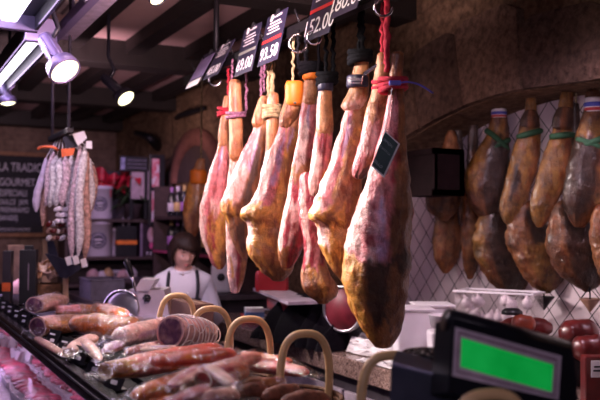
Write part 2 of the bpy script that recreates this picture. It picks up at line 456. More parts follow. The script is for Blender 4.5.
def ring_round(mb, px, py, hwpx, D, r, turns=1, dz=.008, squash=1.0):
    c = P(px, py, D=D); a = hwpx / F * D
    for t in range(turns):
        pts = []
        for k in range(19):
            th = 2 * math.pi * k / 18
            pts.append(c + RT * a * math.cos(th) + FW * a * squash * math.sin(th) + UP * (-dz * t * 2 + .006 * math.sin(th + t)))
        mb.tube(pts, r, 6, caps=False)
    return mb
def band(px0, px1, y0, y1, D, bulge=1.06, seg=22):
    mb = MB(); prof = []
    for t, g in ((0, .98), (.15, bulge), (.85, bulge), (1, .98)):
        y = lerp(y0, y1, t); c = P((px0 + px1) / 2, y, D=D); a = (px1 - px0) / 2 / F * D * g; prof.append((c, a))
    vs = [c + RT * a * math.cos(2 * math.pi * k / seg) + FW * a * math.sin(2 * math.pi * k / seg) for c, a in prof for k in range(seg)]
    fs = [(i * seg + k, (i + 1) * seg + k, (i + 1) * seg + (k + 1) % seg, i * seg + (k + 1) % seg) for i in range(3) for k in range(seg)]
    fs += [tuple(range(seg)), tuple(3 * seg + k for k in range(seg))[::-1]]
    return mb.add(vs, fs, True)
def rope_up(mb, px, py, D, r=.006, top=None, px_top=None, wob=.3):
    a = P(px, py, D=D); b = V((a.x, a.y, RAILZ - .012))
    if px_top is not None:
        q = P(px_top, 20, D=D); b = V((q.x, q.y, RAILZ - .012))
    n = 14; pts = [a.lerp(b, k / n) + V((.004 * math.sin(k * 2.4), .004 * math.cos(k * 1.7), 0)) for k in range(n + 1)]
    mb.tube(pts, r, 8, wob=wob); return mb

hams = {}
def ham(key, label, D, rows, base, patches, thick=.72, sleeve=None, rope=None, knot=None, lump=.06, seed=0, nr=84, group=None, square=2.3, name='cured_ham', dfun=None):
    top = P((rows[0][1] + rows[0][2]) / 2, rows[0][0], D=D)
    bot = P((rows[-1][1] + rows[-1][2]) / 2, rows[-1][0], D=D)
    t = thing(name, label, 'ham', bot, group)
    loft_body(MB(), rows, D, thick, base, patches, nr=nr, lump=lump, seed=seed, square=square, dfun=dfun).build('meat', MEAT, t)
    if sleeve:
        srows, spatch = sleeve
        loft_body(MB(), srows, D - .004, .85, TAN, spatch, nr=28, seg=30, lump=.05, seed=seed + 3, square=2.1).build('shank_rind', SKIN, t)
    if rope:
        m = MB(); mt = rope[0]
        for px, py, r in rope[1:]: rope_up(m, px, py, D, r)
        m.build('rope', mt, t)
    if knot:
        for mt, px, py, hw, turns, r in knot:
            ring_round(MB(), px, py, hw, D, r, turns).build('rope_binding', mt, t)
    hams[key] = t; return t

# front ham with red cord
ham('I', 'biggest ham, nearest of the hanging row, bound in red cord with blue tie', 2.62,
    [(54, 391, 404), (72, 390, 403), (95, 388, 404), (122, 383, 406), (150, 376, 407), (180, 366, 409), (210, 355, 411), (240, 347, 411), (268, 343, 410), (290, 346, 407), (312, 353, 404), (332, 363, 400), (343, 372, 394)],
    RUST, [(PINK, 96, 258, -2, .30), (PALE, 165, 250, -2, -.62), (LEAN, 118, 182, .05, .34), (RUST, 96, 130, .2, 2), (BROWN, 172, 262, .22, 2), (LILAC, 205, 256, -.12, .06), (LEAN, 196, 246, -.42, -.28), (PALE, 225, 258, -.28, -.16), (DARK, 258, 330, -.42, 2), (BROWN, 270, 350, .30, 2), (GOLD, 258, 345, -2, -.55), (RUST, 322, 360, -.3, .6)],
    thick=.72, rope=(ROPE_RED, (387, 72, .009), (386, 64, .007)), knot=[(ROPE_RED, 393, 79, 13, 3, .0085)], seed=1, lump=.07)
ham('H', 'short pink shoulder joint with a flat cut hock rind, partly behind the biggest ham', 2.78,
    [(62, 376, 387), (90, 372, 389), (110, 366, 389), (135, 361, 388), (155, 356, 384), (168, 352, 376), (176, 352, 366)],
    PINK, [(TAN, 50, 128, -2, 2), (PALE, 120, 180, -.7, .2), (RUST, 158, 200, -.2, 2), (DARK, 170, 200, -2, 2), (PINK, 152, 172, -2, -.35)],
    sleeve=([(55, 377, 388), (75, 375, 389), (95, 371, 389), (103, 370, 388)], [(RUST, 60, 110, .3, 2)]), rope=(ROPE_RED, (382, 58, .006)), knot=[(ROPE_RED, 381, 82, 8, 2, .007)], seed=2)
ham('G', 'golden-crusted ham with a navy lettered band and metal clip at its hock', 2.90,
    [(62, 355, 369), (85, 350, 369), (108, 346, 368), (130, 340, 367), (155, 332, 365), (180, 323, 362), (200, 315, 362), (212, 310, 360), (219, 310, 358), (225, 316, 357), (236, 318, 357), (252, 322, 357), (268, 331, 356), (280, 340, 354), (287, 345, 352)],
    GOLD, [(TAN, 60, 125, -2, 2), (PALE, 108, 215, -2, -.42), (PINK, 112, 208, -.66, -.28), (LILAC, 120, 160, -.45, -.3), (RUST, 140, 235, .3, 2), (TAN, 150, 215, -.2, .3), (GOLD, 205, 250, -2, .4), (BROWN, 214, 226, -.8, .1), (PALE, 222, 246, -2, -.55), (DEEP, 254, 275, .3, 1.2), (RUST, 265, 290, -2, .2)],
    sleeve=([(58, 357, 369), (72, 354, 369), (92, 348, 369), (106, 341, 366)], [(PALE, 104, 112, -2, 2), (RUST, 70, 100, .4, 2)]),
    rope=(ROPE_BLK, (362, 58, .009), (359, 60, .006)), seed=3, lump=.085, knot=[(ROPE_BLK, 360, 52, 10, 3, .012)])
ham('F', 'ham with plain dark band and rounded pink knob above a striped red side', 3.04,
    [(80, 322, 331), (100, 318, 331), (125, 316, 333), (148, 313, 332), (168, 310, 330), (185, 308, 326), (194, 310, 321)],
    PINK, [(TAN, 70, 136, -2, 2), (RUST, 95, 130, .3, 2), (PALE, 150, 205, -2, .1), (GOLD, 165, 190, .3, 2), (LEAN, 133, 155, -.3, .35), (DARK, 192, 215, -2, 2)],
    sleeve=([(78, 322, 332), (95, 318, 332), (120, 316, 333), (131, 316, 333)], [(PALE, 85, 130, -2, -.55)]),
    rope=(ROPE_BLK, (333, 78, .008), (326, 76, .007)), seed=4, knot=[(ROPE_BLK, 327, 74, 9, 3, .011)])
ham('K', 'red meat ham with white fat stripe ending in a brown knob', 3.13,
    [(176, 300, 318), (200, 298, 326), (225, 300, 328), (245, 304, 328), (262, 303, 326), (274, 301, 330), (286, 302, 337), (296, 308, 336), (301, 316, 330)],
    LEAN, [(PALE, 170, 268, -.75, -.45), (PALE, 172, 262, .30, .55), (DEEP, 175, 262, .45, 2), (PINK, 235, 268, -.1, .3), (RUST, 266, 320, -2, 2), (GOLD, 270, 292, -.4, .3), (BROWN, 285, 310, -2, .0)],
    thick=.62, seed=5, rope=(ROPE_BLK, (318, 180, .006)))
ham('E', 'ham banded in orange with smooth pink upper side and marbled red lower side', 3.19,
    [(72, 305, 318), (95, 303, 318), (115, 300, 317), (140, 297, 315), (160, 293, 313), (176, 290, 311), (195, 287, 311), (215, 283, 309), (235, 279, 306), (252, 278, 301), (266, 281, 293)],
    LEAN, [(TAN, 60, 106, -2, 2), (PINK, 100, 172, -2, 2), (PALE, 120, 168, -.8, .2), (LILAC, 104, 125, -.2, .1), (RUST, 162, 182, -2, 2), (PALE, 180, 262, -2, -.66), (PALE, 185, 225, .1, .25), (PALE, 222, 258, -.25, -.08), (DEEP, 228, 250, .0, .5), (PALE, 205, 222, -.5, .4), (RUST, 248, 280, -2, .0), (DEEP, 256, 276, 0, 2)],
    sleeve=([(70, 305, 318), (85, 304, 318), (98, 303, 317), (103, 303, 316)], []), thick=.6,
    rope=(ROPE_BLK, (306, 66, .008), (298, 68, .006)), seed=6, knot=[(ROPE_BLK, 311, 64, 10, 3, .012)])
ham('D', 'wide ham with lilac-pink flat side, golden seam and orange-tied hock', 3.34,
    [(92, 287, 303), (112, 281, 301), (130, 278, 299), (150, 270, 297), (170, 262, 296), (190, 257, 294), (203, 250, 292), (210, 242, 291), (217, 241, 290), (224, 247, 290), (232, 248, 291), (245, 247, 293), (260, 252, 295), (272, 262, 292), (278, 270, 286)],
    GOLD, [(TAN, 90, 132, -2, 2), (PINK, 126, 214, -2, .12), (PALE, 140, 212, -2, -.45), (LILAC, 128, 190, -.3, -.05), (LILAC, 132, 150, .2, .6), (RUST, 142, 210, .45, .8), (GOLD, 206, 285, -2, 2), (RUST, 218, 226, -.6, .6), (BROWN, 225, 245, .25, 1.2), (PALE, 222, 246, -2, -.72), (RUST, 248, 268, -.4, .4), (BROWN, 268, 290, -2, 2)],
    sleeve=([(84, 290, 304), (100, 285, 302), (116, 280, 299), (126, 279, 294)], [(BROWN, 112, 130, -2, 2)]),
    rope=(ROPE_NAT, (293, 86, .006)), seed=7, lump=.08, thick=.6)
ham('C', 'ham tied with knotted tan cord, mostly behind the wide lilac-sided one', 3.47,
    [(98, 267, 279), (120, 266, 279), (145, 266, 280), (165, 263, 281), (190, 258, 282), (212, 252, 281), (235, 250, 280), (255, 254, 278)],
    PINK, [(TAN, 80, 152, -2, 2), (PALE, 150, 215, -2, -.2), (RUST, 205, 270, -2, 2)],
    sleeve=([(95, 268, 279), (115, 267, 279), (138, 266, 279), (150, 267, 278)], [(RUST, 120, 155, .2, 2)]),
    rope=(ROPE_NAT, (272, 98, .010), (268, 96, .006)), knot=[(ROPE_NAT, 272, 106, 8, 4, .010)], seed=8, thick=.5)
ham('B', 'ham with white-pink upper face and dark brown wrinkled lower half', 3.62,
    [(98, 261, 267), (112, 255, 268), (130, 253, 267), (150, 243, 265), (172, 233, 262), (192, 226, 259), (203, 222, 256), (212, 221, 254), (219, 226, 252), (232, 229, 251), (245, 234, 250), (258, 242, 248)],
    BROWN, [(TAN, 80, 128, -2, 2), (PALE, 126, 206, -2, .12), (PINK, 128, 165, -2, -.1), (LILAC, 140, 170, .0, .22), (PALE, 170, 205, -.8, .0), (DARK, 140, 212, .25, .7), (BROWN, 205, 270, -2, 2), (GOLD, 202, 212, -2, -.2), (DARK, 222, 250, -.3, .5)],
    sleeve=([(97, 260, 267), (110, 255, 266), (122, 252, 265), (126, 253, 263)], [(RUST, 118, 130, -2, 2)]),
    rope=(ROPE_MIX, (261, 96, .006), (264, 92, .005)), seed=9, lump=.08, thick=.6)
ham('L', 'ham bound with speckled cord on a long tan hock, pale slit end below', 3.76,
    [(82, 229, 241), (105, 229, 242), (130, 229, 243), (155, 230, 242), (175, 228, 241), (200, 226, 242), (225, 226, 244), (245, 226, 246), (262, 227, 247), (280, 228, 244), (292, 231, 239)],
    PALE, [(TAN, 60, 163, -2, 2), (PALE, 158, 300, -2, 0), (LEAN, 236, 286, .0, .42), (RUST, 230, 290, .42, 2), (GOLD, 262, 276, -.6, -.3)],
    sleeve=([(82, 229, 241), (105, 229, 242), (130, 229, 243), (154, 229, 243), (161, 231, 239)], [(RUST, 148, 170, -2, 2)]),
    rope=(ROPE_MIX, (246, 112, .006), (232, 82, .005)), knot=[(ROPE_MIX, 236, 113, 9, 2, .008)], seed=10, thick=.6)
ham('A', 'farthest ham of the hanging row, pink upper face and golden lower end', 3.93,
    [(98, 224, 230), (115, 221, 229), (135, 219, 228), (150, 217, 228), (170, 210, 228), (190, 204, 227), (210, 200, 227), (230, 200, 226), (248, 205, 226), (262, 211, 226), (268, 216, 223)],
    PINK, [(TAN, 80, 148, -2, 2), (PALE, 150, 250, -2, -.62), (LEAN, 152, 200, -.1, .0), (LILAC, 146, 165, -.3, .2), (PALE, 200, 216, -.2, .8), (GOLD, 218, 290, -.45, 2), (LEAN, 224, 252, -.25, .15), (BROWN, 250, 290, .3, 2)],
    sleeve=([(97, 224, 230), (115, 221, 229), (135, 218, 228), (145, 219, 227)], []),
    rope=(ROPE_RED, (228, 97, .006)), knot=[(ROPE_RED, 223, 108, 5, 3, .007)], seed=11, thick=.6)

# bands, clip, ties and cards belong to their hams
band(347, 368, 76, 88, 2.89).build('hock_band', BANDK, hams['G'])
for k, (yy, s_, tx) in enumerate(((79.5, .014, 'RESERVA'), (83, .008, 'CURADO'))):
    c = P(355, yy, D=2.70); text('band_lettering', tx, s_, P(355, yy, D=2.80), RT, UP, INK, hams['G'])
m = MB(); a, b = P(364, 74, D=2.80), P(382, 62, D=2.76); d = (b - a)
m.box((a + b) / 2, (d.length, .012, .004), basis(d, UP), .001); m.tube([P(364, 72, D=2.8), P(361, 84, D=2.8)], .002); m.build('metal_clip', CHROME, hams['G'])
band(318, 333, 79, 91, 3.03).build('hock_band', BANDK, hams['F'])
band(303, 319, 70, 80, 3.18, 1.1).build('orange_band', ORANGE, hams['E'])
m = band(286, 304, 82, 106, 3.33, 1.1); m.build('orange_tie', ORANGE, hams['D'])
MB().box(P(295, 103, D=3.25), (.010, .002, .045), basis(RT, UP), .0005).build('tie_tag', PAPER, hams['D'])
m = MB(); c = P(395, 83, D=2.50)
m.box(c, (.036, .014, .018), basis(RT, UP), .003)
m.build('tie_clasp', mat('blue_tie', (.12, .10, .55), .4), hams['I'])
m = MB(); m.tube([P(398, 83, D=2.5), P(408, 82, D=2.5), P(420, 85, D=2.5), P(433, 93, D=2.52)], .0028, 6, n=14)
m.build('cable_tie_tail', MATS['blue_tie'], hams['I'])
# dark green swing card on the front ham
t = thing('swing_card', 'dark green folded swing card with white edge on the front ham', 'tag', P(385, 172, D=2.47))
q = [(385, 131), (400, 144), (384, 178), (371, 166)]
MB().poly([P(x, y, D=2.48) for x, y in q], .003).build('card_back', PAPER, t)
q2 = [(385, 132), (398, 144), (383.5, 175), (372, 165)]
MB().poly([P(x, y, D=2.476) for x, y in q2], .001).build('card_face', mat('card_green', (.008, .05, .045), .4), t)
cr = P(398, 144, D=2.47) - P(385, 132, D=2.47); cu = P(385, 132, D=2.47) - P(372, 165, D=2.47)
for k, (x, y, s_, tx) in enumerate(((388, 143, .011, 'JAMON'), (384.5, 150, .008, 'DE BODEGA'), (378, 164, .012, 'SELLO'))):
    text('card_lettering', tx, s_, P(x, y, D=2.4735), cr, cu, mat('grey_green_ink', (.35, .45, .45), .6), t)
m = MB(); m.tube([P(385, 131, D=2.48), P(389, 110, D=2.5), P(392, 88, D=2.51)], .0012, 5); m.build('card_string', PAPER, t)

# ------------------------------------------------------------------ rail, hooks, price cards
t = thing('ham_rail', 'long dark iron rail carrying the row of hams', 'rail', (XR, 2.4, RAILZ))
MB().bx((XR - .022, .85, RAILZ - .022), (XR + .022, 4.2, RAILZ + .022), .003).build('bar', BLACKM, t)
for y in (3.78, 1.3):
    MB().tube([(XR, y, RAILZ), (XR, y, 2.80)], .014, 10).build('suspension_rod', BLACKM, t)
for y in [1.5 + .17 * k for k in range(16)]:
    MB().tube([(XR - .03, y, RAILZ + .075), (XR - .012, y, RAILZ + .03), (XR, y, RAILZ + .02)], .004, 6).build('spike', BLACKM, t)
def hook(px, py, X, lab, rp=8):
    c = P(px, py, X=X); r = rp / F * depth(c)
    t = MB(); pts = [c + V((-.02, 0, 0)) + (RT * math.cos(a) + UP * math.sin(a)) * r for a in [R(70 + 290 * k / 20) for k in range(21)]]
    pts = [V((c.x, c.y, RAILZ - .0))] + pts
    t.tube(pts[1:], .0045, 8); o = t.build('meat_hook', CHROME, None)
    tag(o, lab, 'hook', 'open ring hooks on the ham rail')
hook(389, 8, 1.40, 'open ring hook above the red cord of the biggest ham', 9)
hook(303, 44, 1.40, 'open ring hook above the orange banded ham', 9)
hook(319, 38, 1.40, 'open ring hook just under the 152.00 price card', 7)
hook(219, 80, 1.40, 'open ring hook at the far end of the ham rail', 6)

def price_sign(px, py, w, h, price, label, colr=True, lean=.22, body=True, band_c=REDI, yaw=0.0):
    c = P(px, py, X=XR - .05)
    right = V((math.sin(yaw), -math.cos(yaw), 0)); up = V((lean, 0, 1)).normalized(); B = basis(right, up); nrm = B @ V((0, 0, 1))
    t = thing('price_sign', label, 'price sign', c - up * h / 2, 'price signs clipped along the ham rail')
    MB().box(c, (w, h, .004), B, .001).build('card', CARD, t)
    f = c + nrm * .0035
    if price: text('price_lettering', price, h * .36, f - up * h * .30, right, up, INK, t)
    if colr: MB().box(f - up * h * .03, (w * .94, h * .06, .001), B).build('colour_bar', band_c, t)
    if body:
        m = MB()
        for k, wd in enumerate((.62, .5, .7, .55)): m.box(f + up * h * (.12 + .065 * k) , (w * wd, h * .022, .001), B)
        m.build('small_print', INK, t)
        m = MB(); m.lathe([(0, 0), (h * .075, 0), (h * .075, .001), (0, .001)], f + up * h * .43 - right * w * .22, nrm, 16)
        m.box(f + up * h * .43 + right * w * .1, (w * .36, h * .035, .001), B); m.build('emblem', INK, t)
    MB().box(c + up * h * .5 , (.02, .03, .012), B, .002).build('clip', BLACK, t)
    return t
BARG = mat('grey_bar', (.25, .28, .25), .5)
price_sign(353, -19, .17, .24, '180.00', 'price sign 180.00, mostly cut off above the second ham', lean=.3)
price_sign(323, 6, .19, .24, '152.00', 'price sign 152.00 with red bar above the black-banded hams')
price_sign(272.5, 38, .19, .215, '93.50', 'price sign 93.50 with red bar above the tan corded ham')
price_sign(248, 50, .19, .215, '69.00', 'price sign 69.00 with grey bar above the speckled cord', band_c=BARG)
price_sign(219, 60, .19, .19, '45.00', 'price sign 45.00 without coloured bar beside the suspension rod', colr=False, lean=.5)
t = price_sign(201, 69, .19, .2, None, 'faded lilac price sign at the far end of the ham rail', colr=False, body=False, lean=.55)
c = P(201, 71, X=XR - .06)
B = basis(V((0, -1, 0)), V((.55, 0, 1)))
MB().box(c + B @ V((0, .02, .004)), (.185, .13, .001), B).build('printed_panel', mat('lilac_print', (.22, .18, .34), .5), t)
MB().box(c + B @ V((0, -.075, .004)), (.17, .04, .001), B).build('white_strip', PAPER, t)

# ------------------------------------------------------------------ hams in the arched niche
GREEN = mat('green_netting', (.03, .11, .05), .7, bump=.4, scale=80)
AMBER = (.46, .22, .05)
AGED = painted('aged_meat', rough=.3, scale=13, bump=.9, var=.85, coat=.35, fine=60, dim=.62)
nseed = [20]
def niche_ham(label, X, rows, base, patches, strap=None, cap=None, label_band=None, thick=.6, lump=.085):
    ym = sum(r[0] for r in rows) / len(rows); xm = (rows[len(rows) // 2][1] + rows[len(rows) // 2][2]) / 2
    D = depth(P(xm, ym, X=X)); nseed[0] += 1
    t = thing('whole_ham', label, 'ham', P((rows[-1][1] + rows[-1][2]) / 2, rows[-1][0], D=D), 'whole hams hung against the diamond tiles')
    loft_body(MB(), rows, D, thick, base, patches, nr=56, seg=36, lump=lump, seed=nseed[0]).build('meat', AGED, t)
    a = P((rows[0][1] + rows[0][2]) / 2, rows[0][0], D=D)
    MB().tube([a, V((a.x, a.y, a.z + .18))], .004, 6).build('hanging_cord', ROPE_NAT, t)
    if cap:
        loft_body(MB(), cap, D - .006, thick, DARK, [(BROWN, 0, 400, -.5, .3)], nr=14, seg=24, lump=.04, seed=nseed[0]).build('hock_cap', SKIN, t)
    if strap:
        m = MB()
        for (x0, y0, x1, y1) in strap:
            pts = []
            for k in range(13):
                u = k / 12; p = P(lerp(x0, x1, u), lerp(y0, y1, u), D=D)
                half = abs(x1 - x0) / 2 / F * D
                pts.append(p - FW * (half * thick * 1.06 * math.sqrt(max(0, 1 - (2 * u - 1) ** 2)) + .006))
            m.tube(pts, .015, 8)
        m.build('green_strap', GREEN, t)
    if label_band:
        x0, x1, y0, y1 = label_band
        band(x0, x1, y0, y1, D - .004, 1.08).build('hock_label', mat('label_white', (.7, .66, .68), .4), t)
        band(x0, x1, lerp(y0, y1, .3), lerp(y0, y1, .7), D - .004, 1.12).build('label_stripe', mat('label_blue', (.06, .08, .45), .4), t)
        band(x0, x1, lerp(y0, y1, .7), lerp(y0, y1, .95), D - .004, 1.11).build('label_stripe', mat('label_red', (.5, .04, .05), .4), t)
    return t
XN = 2.85
niche_ham('pale tan ham at the niche edge beside the dark shelf box', XN - .02, [(132, 447, 455), (145, 443, 459), (165, 433, 460), (185, 427, 461), (200, 425, 460), (212, 430, 456), (218, 437, 450)], RUST, [(TAN, 120, 200, -.6, .3), (BROWN, 190, 230, -2, 2)])
niche_ham('dark ham with crossed green strap and bracelet label', XN, [(104, 494, 504), (118, 491, 507), (135, 486, 508), (152, 476, 509), (170, 467, 509), (188, 465, 508), (205, 470, 506), (218, 480, 503), (224, 488, 499)], BROWN, [(DARK, 135, 230, -.3, 2), (AMBER, 120, 190, -2, -.45), (AMBER, 118, 142, -.4, .6)], strap=[(486, 131, 507, 150), (489, 150, 508, 140)], label_band=(492, 506, 109, 118))
niche_ham('amber ham with a single green strap and waisted dark cap', XN - .02, [(96, 526, 536), (112, 524, 537), (130, 519, 540), (150, 513, 540), (170, 508, 537), (190, 503, 530), (208, 500, 524), (219, 502, 518), (224, 506, 513)], AMBER, [(RUST, 140, 200, .4, 2), (GOLD, 130, 160, -.3, .2), (DARK, 170, 200, -.6, -.2)], strap=[(518, 137, 540, 131)], cap=[(112, 524, 537), (118, 521, 539), (126, 520, 540)])
niche_ham('straight amber ham with green strap just under its dark cap', XN - .02, [(92, 562, 573), (110, 557, 573), (128, 553, 572), (148, 546, 571), (170, 539, 568), (190, 533, 562), (208, 530, 555), (220, 532, 548), (226, 536, 543)], AMBER, [(RUST, 100, 230, .35, 2), (GOLD, 128, 150, -.4, 0)], strap=[(551, 137, 572, 135)], cap=[(110, 556, 573), (118, 553, 573), (127, 552, 573)])
niche_ham('dark ham with bracelet label and amber flank, nearest in the niche', XN, [(92, 586, 600), (110, 584, 606), (130, 578, 610), (150, 572, 612), (175, 566, 612), (198, 564, 606), (214, 567, 596), (225, 573, 586)], BROWN, [(DARK, 125, 215, -2, .1), (AMBER, 130, 205, .3, 2), (AMBER, 120, 140, -2, 2)], strap=[(578, 147, 608, 136), (577, 140, 604, 152)], label_band=(585, 602, 98, 112))
for lab, X, a in (('thin dark trotter hanging beside the pale niche-edge ham', XN + .08, [(126, 456, 461), (145, 455, 463), (180, 455, 466), (210, 457, 467), (225, 459, 465)]), ('thin dark trotter hanging left of the bracelet-labelled ham', XN + .1, [(121, 470, 477), (135, 468, 478), (160, 467, 478), (190, 466, 478), (205, 469, 476)]), ('slim dark trotter between the straight amber ham and the nearest one', XN + .1, [(104, 573, 579), (120, 572, 580), (150, 572, 582), (190, 568, 582), (210, 570, 580)])):
    niche_ham(lab, X, a, DARK, [(BROWN, 150, 400, -.6, .3)])
niche_ham('short tan ham of the lower niche row, beside the tiles', XN + .10, [(205, 440, 455), (220, 436, 459), (240, 433, 461), (256, 434, 460), (266, 438, 454), (272, 442, 449)], TAN, [(RUST, 200, 280, .2, 2), (RUST, 255, 280, -2, 2)])
niche_ham('narrow tan ham squeezed beside the dark-bellied lower one', XN + .13, [(195, 463, 476), (215, 462, 480), (240, 461, 482), (255, 462, 480), (268, 464, 477), (278, 467, 473)], RUST, [(TAN, 200, 255, -.6, .2)])
niche_ham('dark-bellied ham of the lower row with amber left rim', XN + .07, [(205, 486, 500), (222, 478, 510), (242, 474, 519), (262, 478, 526), (278, 487, 529), (289, 497, 524), (294, 506, 518)], BROWN, [(DARK, 205, 300, -.45, .8), (AMBER, 210, 265, -2, -.6)])
niche_ham('mottled brown ham of the lower row, above the black tile hook', XN + .06, [(205, 512, 535), (222, 508, 546), (240, 507, 555), (258, 513, 561), (274, 522, 563), (286, 531, 558), (291, 540, 552)], RUST, [(DARK, 210, 260, -.2, .6), (AMBER, 245, 290, -.5, .4), (BROWN, 260, 300, .5, 2)])
niche_ham('very dark wide ham of the lower row, above the red jars', XN + .05, [(205, 555, 580), (222, 549, 592), (242, 547, 600), (262, 552, 604), (276, 562, 602), (286, 575, 598), (290, 582, 592)], BROWN, [(DARK, 205, 300, -.5, .9), (RUST, 215, 250, -2, -.6)])
niche_ham('half-seen brown ham of the lower row at the frame edge', XN + .06, [(208, 594, 612), (225, 590, 622), (250, 592, 630), (272, 598, 628), (286, 606, 620)], RUST, [(DARK, 220, 290, 0, 2)])
o = tag(MB().tube([(XN + .02, 1.3, 2.42), (XN + .02, 4.5, 2.42)], .012, 10).build('niche_rail', BLACKM), 'iron rail hidden high in the arched niche', 'rail')
# ================================================================== display case in front
CT = 1.15
WOODL = mat('pale_wood', (.50, .33, .19), .55, bump=.2, scale=8)
t = thing('display_case', 'long refrigerated meat display case with sloped glass and black top', 'display case', (.8, 3.4, 0))
MB().bx((.40, .2, .12), (1.08, 6.6, .80), .01).build('body', mat('case_grey', (.10, .09, .11), .4), t)
MB().bx((.46, .22, 0), (1.04, 6.58, .12)).build('plinth', BLACK, t)
MB().bx((.44, .22, .80), (1.06, 6.58, .845), .004).build('deck', mat('deck_white', (.40, .34, .42), .3), t)
MB().bx((1.06, .2, .80), (1.10, 6.6, 1.03)).build('back_panel', mat('case_back', (.5, .36, .46), .35), t)
m = MB(); m.bx((.56, .2, 1.115), (.93, 6.6, CT), .006); m.bx((.91, .2, 1.02), (.93, 6.6, 1.12)); m.bx((.91, .2, 1.02), (1.22, 6.6, 1.05), .004); m.build('top', mat('case_top', (.008, .006, .009), .6, spec=.08), t)
m = MB().add([(.545, .22, 1.12), (.545, 6.58, 1.12), (.405, 6.58, .80), (.405, .22, .80)], [(0, 1, 2, 3)], False)
m.build('front_glass', GLASS, t)
m = MB()
for y in (.2, 6.58): m.bx((.44, y, .8), (.92, y + .02, 1.12)); m.bx((.92, y, .8), (1.1, y + .02, 1.03))
m.build('end_panel', mat('case_end', (.6, .52, .56), .3), t)
MB().bx((.525, .2, 1.105), (.562, 6.6, 1.16), .005).build('edge_rail', mat('edge_black', (.012, .011, .015), .25), t)
MB().bx((.522, .2, 1.135), (.526, 6.6, 1.142)).build('edge_trim', mat('dull_alloy', (.20, .18, .22), .35, .8), t)
MB().bx((.60, .4, 1.100), (.63, 6.4, 1.114)).build('light_strip', emis('case_led', (1, .62, .95), 5), t)
# small standing price tags behind the edge
TAGY = mat('yellow_print', (.55, .45, .05), .6)
tagpx = [(19, 322), (27, 329), (34, 335), (42, 342), (48, 347), (55, 353), (61, 358), (68, 364), (75, 369), (83, 375), (91, 382), (99, 389)]
tlab = ['next to the ham joint with the purple-grey cut face', 'under the purple-grey cut face', 'beside the pale pork strip', 'at the tip of the pale pork strip', 'in front of the small bone-in packs', 'below the small bone-in packs', 'with yellow print beside the small bone-in packs', 'before the dark gap in the case-top food', 'following the yellow-printed one towards the camera', 'beside the crusty end of the long pork loin pack', 'second nearest the camera', 'nearest the camera']
for i, (px, py) in enumerate(tagpx):
    c = V((.578, 4.72 - .225 * i, CT + .034))
    rgt = V((.25, -1, 0)).normalized(); B = basis(rgt, V((.45, 0, 1))); n = B @ V((0, 0, 1))
    t = thing('price_tag', 'small black standing price tag ' + tlab[i], 'price tag', (c.x, c.y, CT), 'black price tags along the case edge')
    MB().box(c, (.095, .058, .003), B, .001).build('card', BLACK, t)
    m = MB(); m.box(c + B @ V((-.012, .012, .002)), (.045, .007, .001), B); m.box(c + B @ V((.004, -.010, .002)), (.034, .012, .001), B)
    m.build('printed_lines', TAGY if i == 6 else INK, t)
    MB().box((c.x + .012, c.y, CT + .004), (.03, .05, .008), ID, .002).build('foot', BLACK, t)

# trays of meat inside the case
REDMEAT = mat('raw_red_meat', (.45, .03, .07), .3, var=.7, scale=22, bump=.4, coat=.3)
PINKMEAT = mat('sliced_pink_meat', (.66, .13, .20), .3, var=.6, scale=30, bump=.4, coat=.3)
TRAYW = mat('foam_tray', (.75, .70, .74), .5, var=.03)
k = 0
for xi, x in enumerate((.62, .80, .97)):
    for yi in range(17):
        if xi == 2 and yi < 5: continue
        y = 2.7 + .205 * yi + .05 * xi
        if y > 6.4: continue
        c = V((x + random.uniform(-.008, .008), y, .846)); B = Matrix.Rotation(random.uniform(-.12, .12), 3, 'Z')
        kind = ('dark red steak' if (yi + xi) % 3 == 0 else 'marbled pink slices')
        t = thing('meat_tray', '%s tray, %s from the camera in the %s row inside the case' % (kind, ordinal(yi - (5 if xi == 2 else 0)) if yi - (5 if xi == 2 else 0) < 16 else 'last', ('front', 'middle', 'rear')[xi]), 'meat tray', c, 'trays of meat inside the display case')
        m = MB(); m.box(c + V((0, 0, .004)), (.165, .185, .008), B, .003)
        for sx in (-1, 1): m.box(c + B @ V((sx * .08, 0, .012)), (.008, .185, .024), B, .002)
        for sy in (-1, 1): m.box(c + B @ V((0, sy * .09, .012)), (.165, .008, .024), B, .002)
        m.build('tray', TRAYW, t)
        m = MB()
        for q in range(2 if kind[0] == 'd' else 4):
            off = (q - (.5 if kind[0] == 'd' else 1.5)) * (.075 if kind[0] == 'd' else .038)
            cc = c + B @ V((random.uniform(-.01, .01), off, .026 + .003 * q)); rx, ry, rz = .062, (.040 if kind[0] == 'd' else .034), .016
            def f(u, v, cc=cc, rx=rx, ry=ry, rz=rz):
                a = 2 * math.pi * u; b = math.pi * (v - .5); p = V((rx * math.cos(a) * math.cos(b), ry * math.sin(a) * math.cos(b), rz * math.sin(b)))
                p *= 1 + .25 * noise.noise((cc + p) * 22); return cc + B @ p
            m.sheet(f, 18, 8)
        m.build('meat_slices', REDMEAT if kind[0] == 'd' else PINKMEAT, t)
        m = MB(); m.sheet(lambda u, v: c + B @ V(((u - .5) * .16, (v - .5) * .18, .030 + .022 * math.sin(math.pi * u) * math.sin(math.pi * v) + .003 * noise.noise(V((u * 9, v * 9, y * 5))))), 12, 12)
        m.build('film', FILM, t)
def ruffle(px, py, lab):
    c = P(px, py, Z=.93); t = MB()
    for j in range(5):
        a = j * 1.3; q = c + V((.03 * math.cos(a), .03 * math.sin(a), .0))
        t.sheet(lambda u, v: q + V((.035 * (u - .5) * math.cos(a) - .02 * v * math.sin(a) + .01 * math.sin(9 * u + a), .05 * (u - .5) * math.sin(a) + .02 * v * math.cos(a), -.05 + .055 * v + .01 * math.sin(14 * u + a))), 14, 4)
    tag(t.build('paper_frill', PAPER), lab, 'paper frill', 'white paper frills among the meat trays')
